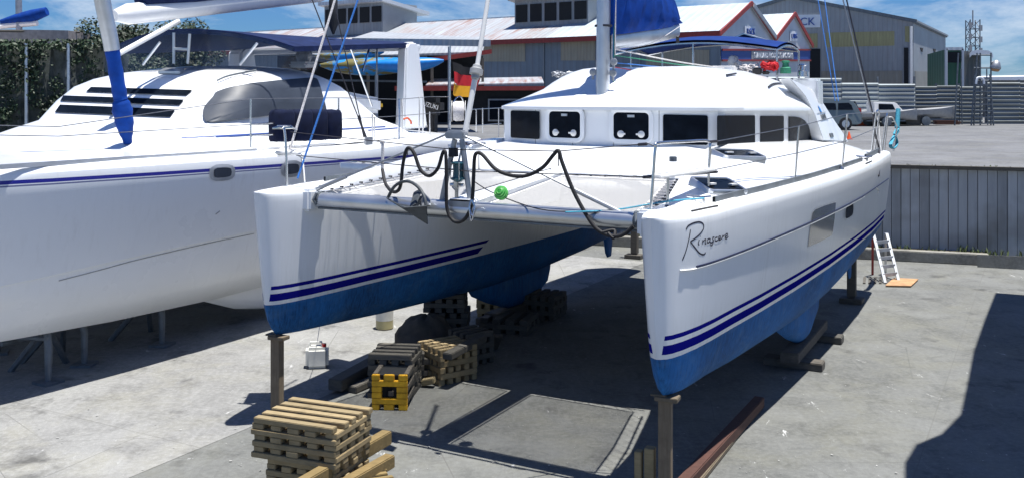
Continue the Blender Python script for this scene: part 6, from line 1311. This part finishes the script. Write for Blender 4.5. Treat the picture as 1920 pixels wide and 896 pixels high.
for i in range(13):
    t = i/12; x = -140+290*t; w = .2+1.3*math.sin(PI*min(1, .25+.75*(1-t)))**.8; o = W(x, 59+2*t, 44); zb = UZ+.6
    rows.append([(o.x, 44-w, o.z), (o.x, 44-w*.97, o.z-.45), (o.x-.1, 44-w*.7, o.z-1.5), (o.x-.1, 44, zb), (o.x-.1, 44+w*.7, o.z-1.5), (o.x, 44+w*.97, o.z-.45), (o.x, 44+w, o.z)])
R = mb.grid(rows); mb.f(R[-1]); [mb.f((R[i][0], R[i][-1], R[i+1][-1], R[i+1][0])) for i in range(12)]; mb.build('hull', M['hulpink'], lb, 40)
mb = MB(ID); mb.tube([W(-140, 58, 42.6), W(40, 59, 42.5), W(150, 61, 43.7)], .05, 6); mb.build('rubbing_strake', M['timber_d'], lb)
mb = MB(ID); mb.tube([W(36, 62, 44), W(34, -60, 44)], .14, 10); mb.build('mast', M['alu_dull'], lb)
mb = MB(ID); mb.tube([W(2, 42, 44), W(30, 36, 44), W(60, 31, 44), W(88, 22, 44)], [.12, .22, .3, .2], 10); mb.build('sail_cover', M['royal'], lb, 60)
mb = MB(ID); mb.tube([W(0, 50, 44), W(70, 44, 44)], .13, 8); mb.build('boom', M['gel2'], lb)
def tree(lab, x, ytop, D, r, seed, n=2600, zb=UZ):
    n = int(n*2.2)
    rnd = random.Random(seed); p = W(x, 180, D); p.z = zb; top = H+(HY-ytop)/F*D; h = top-zb; t = root('leafy_tree', lab, 'tree', p, 0, 'trees behind the larger catamaran')
    mb = MB(ID); mb.tube([p, p+Vector((.1, 0, h*.3)), p+Vector((0, .2, h*.6))], [.28, .2, .1], 8)
    cl = []
    for k in range(13):
        a = rnd.uniform(0, 2*PI); q = rnd.uniform(.15, 1)**.6; zc = rnd.uniform(.3, .93); rr = r*math.sin(PI*min(.97, max(.16, zc*.85+.08)))**.6; c = p+Vector((math.cos(a)*rr*q, math.sin(a)*rr*q, h*zc)); cl.append((c, r*rnd.uniform(.28, .45))); mb.tube([p+up*h*min(.5, zc*.6), (p+up*h*.5).lerp(c, .6), c], [.1, .07, .03], 5)
    mb.build('trunk', M['bark'], t); mb = MB(ID)
    for k in range(n):
        c, s = rnd.choice(cl); v = Vector((rnd.gauss(0, 1), rnd.gauss(0, 1), rnd.gauss(0, .75))); v = v.normalized()*s*rnd.uniform(.35, 1.08)**.7; o = c+v; e = rnd.uniform(.05, .13); a = Vector((rnd.gauss(0, 1), rnd.gauss(0, 1), rnd.gauss(0, .6))).normalized(); b = a.orthogonal().normalized()*e*.6; a = a*e
        mb.f([mb.v(q) for q in (o-a, o-b*.8, o+a, o+b*.8)])
    mb.build('crown', M['leaf'], t, 180)
tree('dark leafy tree directly left of the big mast behind the cabin', 205, 44, 46, 2.3, 1, 3600); tree('tall dark tree between the mast and the bimini, largest crown', 285, 30, 48, 2.6, 2, 4200); tree('tree crown farthest right, peeping over the bimini front edge', 360, 42, 52, 2.0, 3, 3000); tree('low dark tree behind the end of the screened fence', 165, 84, 42, 1.7, 4, 3000)
tree('dark tree low behind the louvred cabin roof', 240, 100, 44, 1.8, 6, 2400)

# --- unseen yacht hull, added beyond the right edge and shaped to shade the concrete
ny = root('added_shade_hull', 'unseen white yacht hull added past the right edge to shade the concrete', 'yacht', Vector((8.9, 13.5, 0)), 0)
edge_ = [(4.75, 8.2), (4.78, 8.9), (4.9, 9.6), (5.15, 10.2), (5.5, 10.75), (5.95, 11.1), (6.5, 11.8), (7.2, 13.1), (8.1, 14.8), (9.3, 16.9), (10.7, 19.3)]
kz_ = [5.75, 5.6, 5.5, 5.45, 5.4, 5.2, 4.2, 3.2, 2.5, 2.4, 2.5]
rows = []
for i, (x, y) in enumerate(edge_):
    t = i/(len(edge_)-1); wd_ = min(3.2, .25+2.6*t*1.6); nx, ny_ = .88, -.47; kz = kz_[i]
    rows.append([(x+nx*wd_*u, y+ny_*wd_*u, kz+(6.1-kz)*f) for u, f in ((0, 1), (.03, .75), (.12, .42), (.28, .13), (.5, 0), (.72, .13), (.88, .42), (.97, .75), (1, 1))])
mb = MB(ID); R = mb.grid(rows); mb.f(R[0]); mb.f(R[-1])
for i in range(len(R)-1): mb.f((R[i][0], R[i][-1], R[i+1][-1], R[i+1][0]))
mb.build('hull', M['gel2'], ny, 40)
for x, y in ((8.8, 13.2), (10.2, 15.6)): mb = MB(ID); mb.tube([(x, y, 0), (x, y, 2.8)], .09, 8); mb.build('stand', M['galv'], ny)
# ================================================================== LIGHT, SKY, CAMERA
sun_l, sun_a = .15, .02                     # sun high, a little to the right of and behind the near boat
tow = (BOAT.to_3x3() @ Vector((sun_l, sun_a, 1))).normalized()
ld_ = bpy.data.lights.new('sun', 'SUN'); ld_.energy = 4.4; ld_.angle = math.radians(.53); ld_.color = (1., .965, .90)
so = bpy.data.objects.new('sun', ld_); COL.objects.link(so); so.rotation_euler = tow.to_track_quat('Z', 'Y').to_euler(); so.location = (0, 0, 40)
w = bpy.data.worlds.new('World'); S.world = w; w.use_nodes = True; nt = w.node_tree; nt.nodes.clear()
o = nt.nodes.new('ShaderNodeOutputWorld'); bg = nt.nodes.new('ShaderNodeBackground'); sk = nt.nodes.new('ShaderNodeTexSky'); sk.sky_type = 'NISHITA'; sk.sun_disc = False
sk.sun_elevation = math.asin(tow.z); sk.sun_rotation = math.atan2(tow.x, tow.y); sk.air_density = 1.0; sk.dust_density = .2; sk.ozone_density = 3.5
def N(t, **k):
    q = nt.nodes.new(t)
    for a, v in k.items(): setattr(q, a, v)
    return q
tc = N('ShaderNodeTexCoord'); mp = N('ShaderNodeMapping'); nt.links.new(tc.outputs['Generated'], mp.inputs[0]); mp.inputs['Scale'].default_value = (1, 1, 3.6); mp.inputs['Location'].default_value = (.35, .1, 0)
n1 = N('ShaderNodeTexNoise'); nt.links.new(mp.outputs[0], n1.inputs['Vector']); n1.inputs['Scale'].default_value = 7.5; n1.inputs['Detail'].default_value = 9; n1.inputs['Roughness'].default_value = .62; n1.inputs['Distortion'].default_value = .3
mr = N('ShaderNodeMapRange', clamp=True); nt.links.new(n1.outputs[0], mr.inputs[0]); mr.inputs[1].default_value = .47; mr.inputs[2].default_value = .78
tint = N('ShaderNodeMix', data_type='RGBA', blend_type='MULTIPLY'); tint.inputs[0].default_value = 1.; nt.links.new(sk.outputs[0], tint.inputs[6]); tint.inputs[7].default_value = (.36, .64, 1.06, 1)
cl = N('ShaderNodeMix', data_type='RGBA'); sz = N('ShaderNodeSeparateXYZ'); nt.links.new(tc.outputs['Generated'], sz.inputs[0]); lowm = N('ShaderNodeMapRange', clamp=True); nt.links.new(sz.outputs[2], lowm.inputs[0]); lowm.inputs[1].default_value = .55; lowm.inputs[2].default_value = .12; lowm.inputs[3].default_value = .25; lowm.inputs[4].default_value = .9
cm = N('ShaderNodeMath', operation='MULTIPLY'); nt.links.new(mr.outputs[0], cm.inputs[0]); nt.links.new(lowm.outputs[0], cm.inputs[1]); nt.links.new(cm.outputs[0], cl.inputs[0]); nt.links.new(tint.outputs[2], cl.inputs[6]); cl.inputs[7].default_value = (8.2, 9.2, 10.4, 1)
nt.links.new(cl.outputs[2], bg.inputs[0]); bg.inputs[1].default_value = .050; nt.links.new(bg.outputs[0], o.inputs[0])
cd = bpy.data.cameras.new('camera'); cam = bpy.data.objects.new('camera', cd); COL.objects.link(cam); S.camera = cam
cam.location = (0, 0, H); cam.rotation_euler = (PI/2, 0, 0); cd.sensor_fit = 'HORIZONTAL'; cd.sensor_width = 36; cd.lens = 36*F/1920; cd.shift_y = -(448-HY)/1920; cd.clip_start = .1; cd.clip_end = 3000
S.view_settings.view_transform = 'Standard'; S.view_settings.look = 'None'; S.view_settings.exposure = .9; S.view_settings.gamma = 1
S.render.engine = 'CYCLES'; S.cycles.max_bounces = 6; S.cycles.diffuse_bounces = 3; S.cycles.transparent_max_bounces = 12
S.render.resolution_x = 1024; S.render.resolution_y = 477
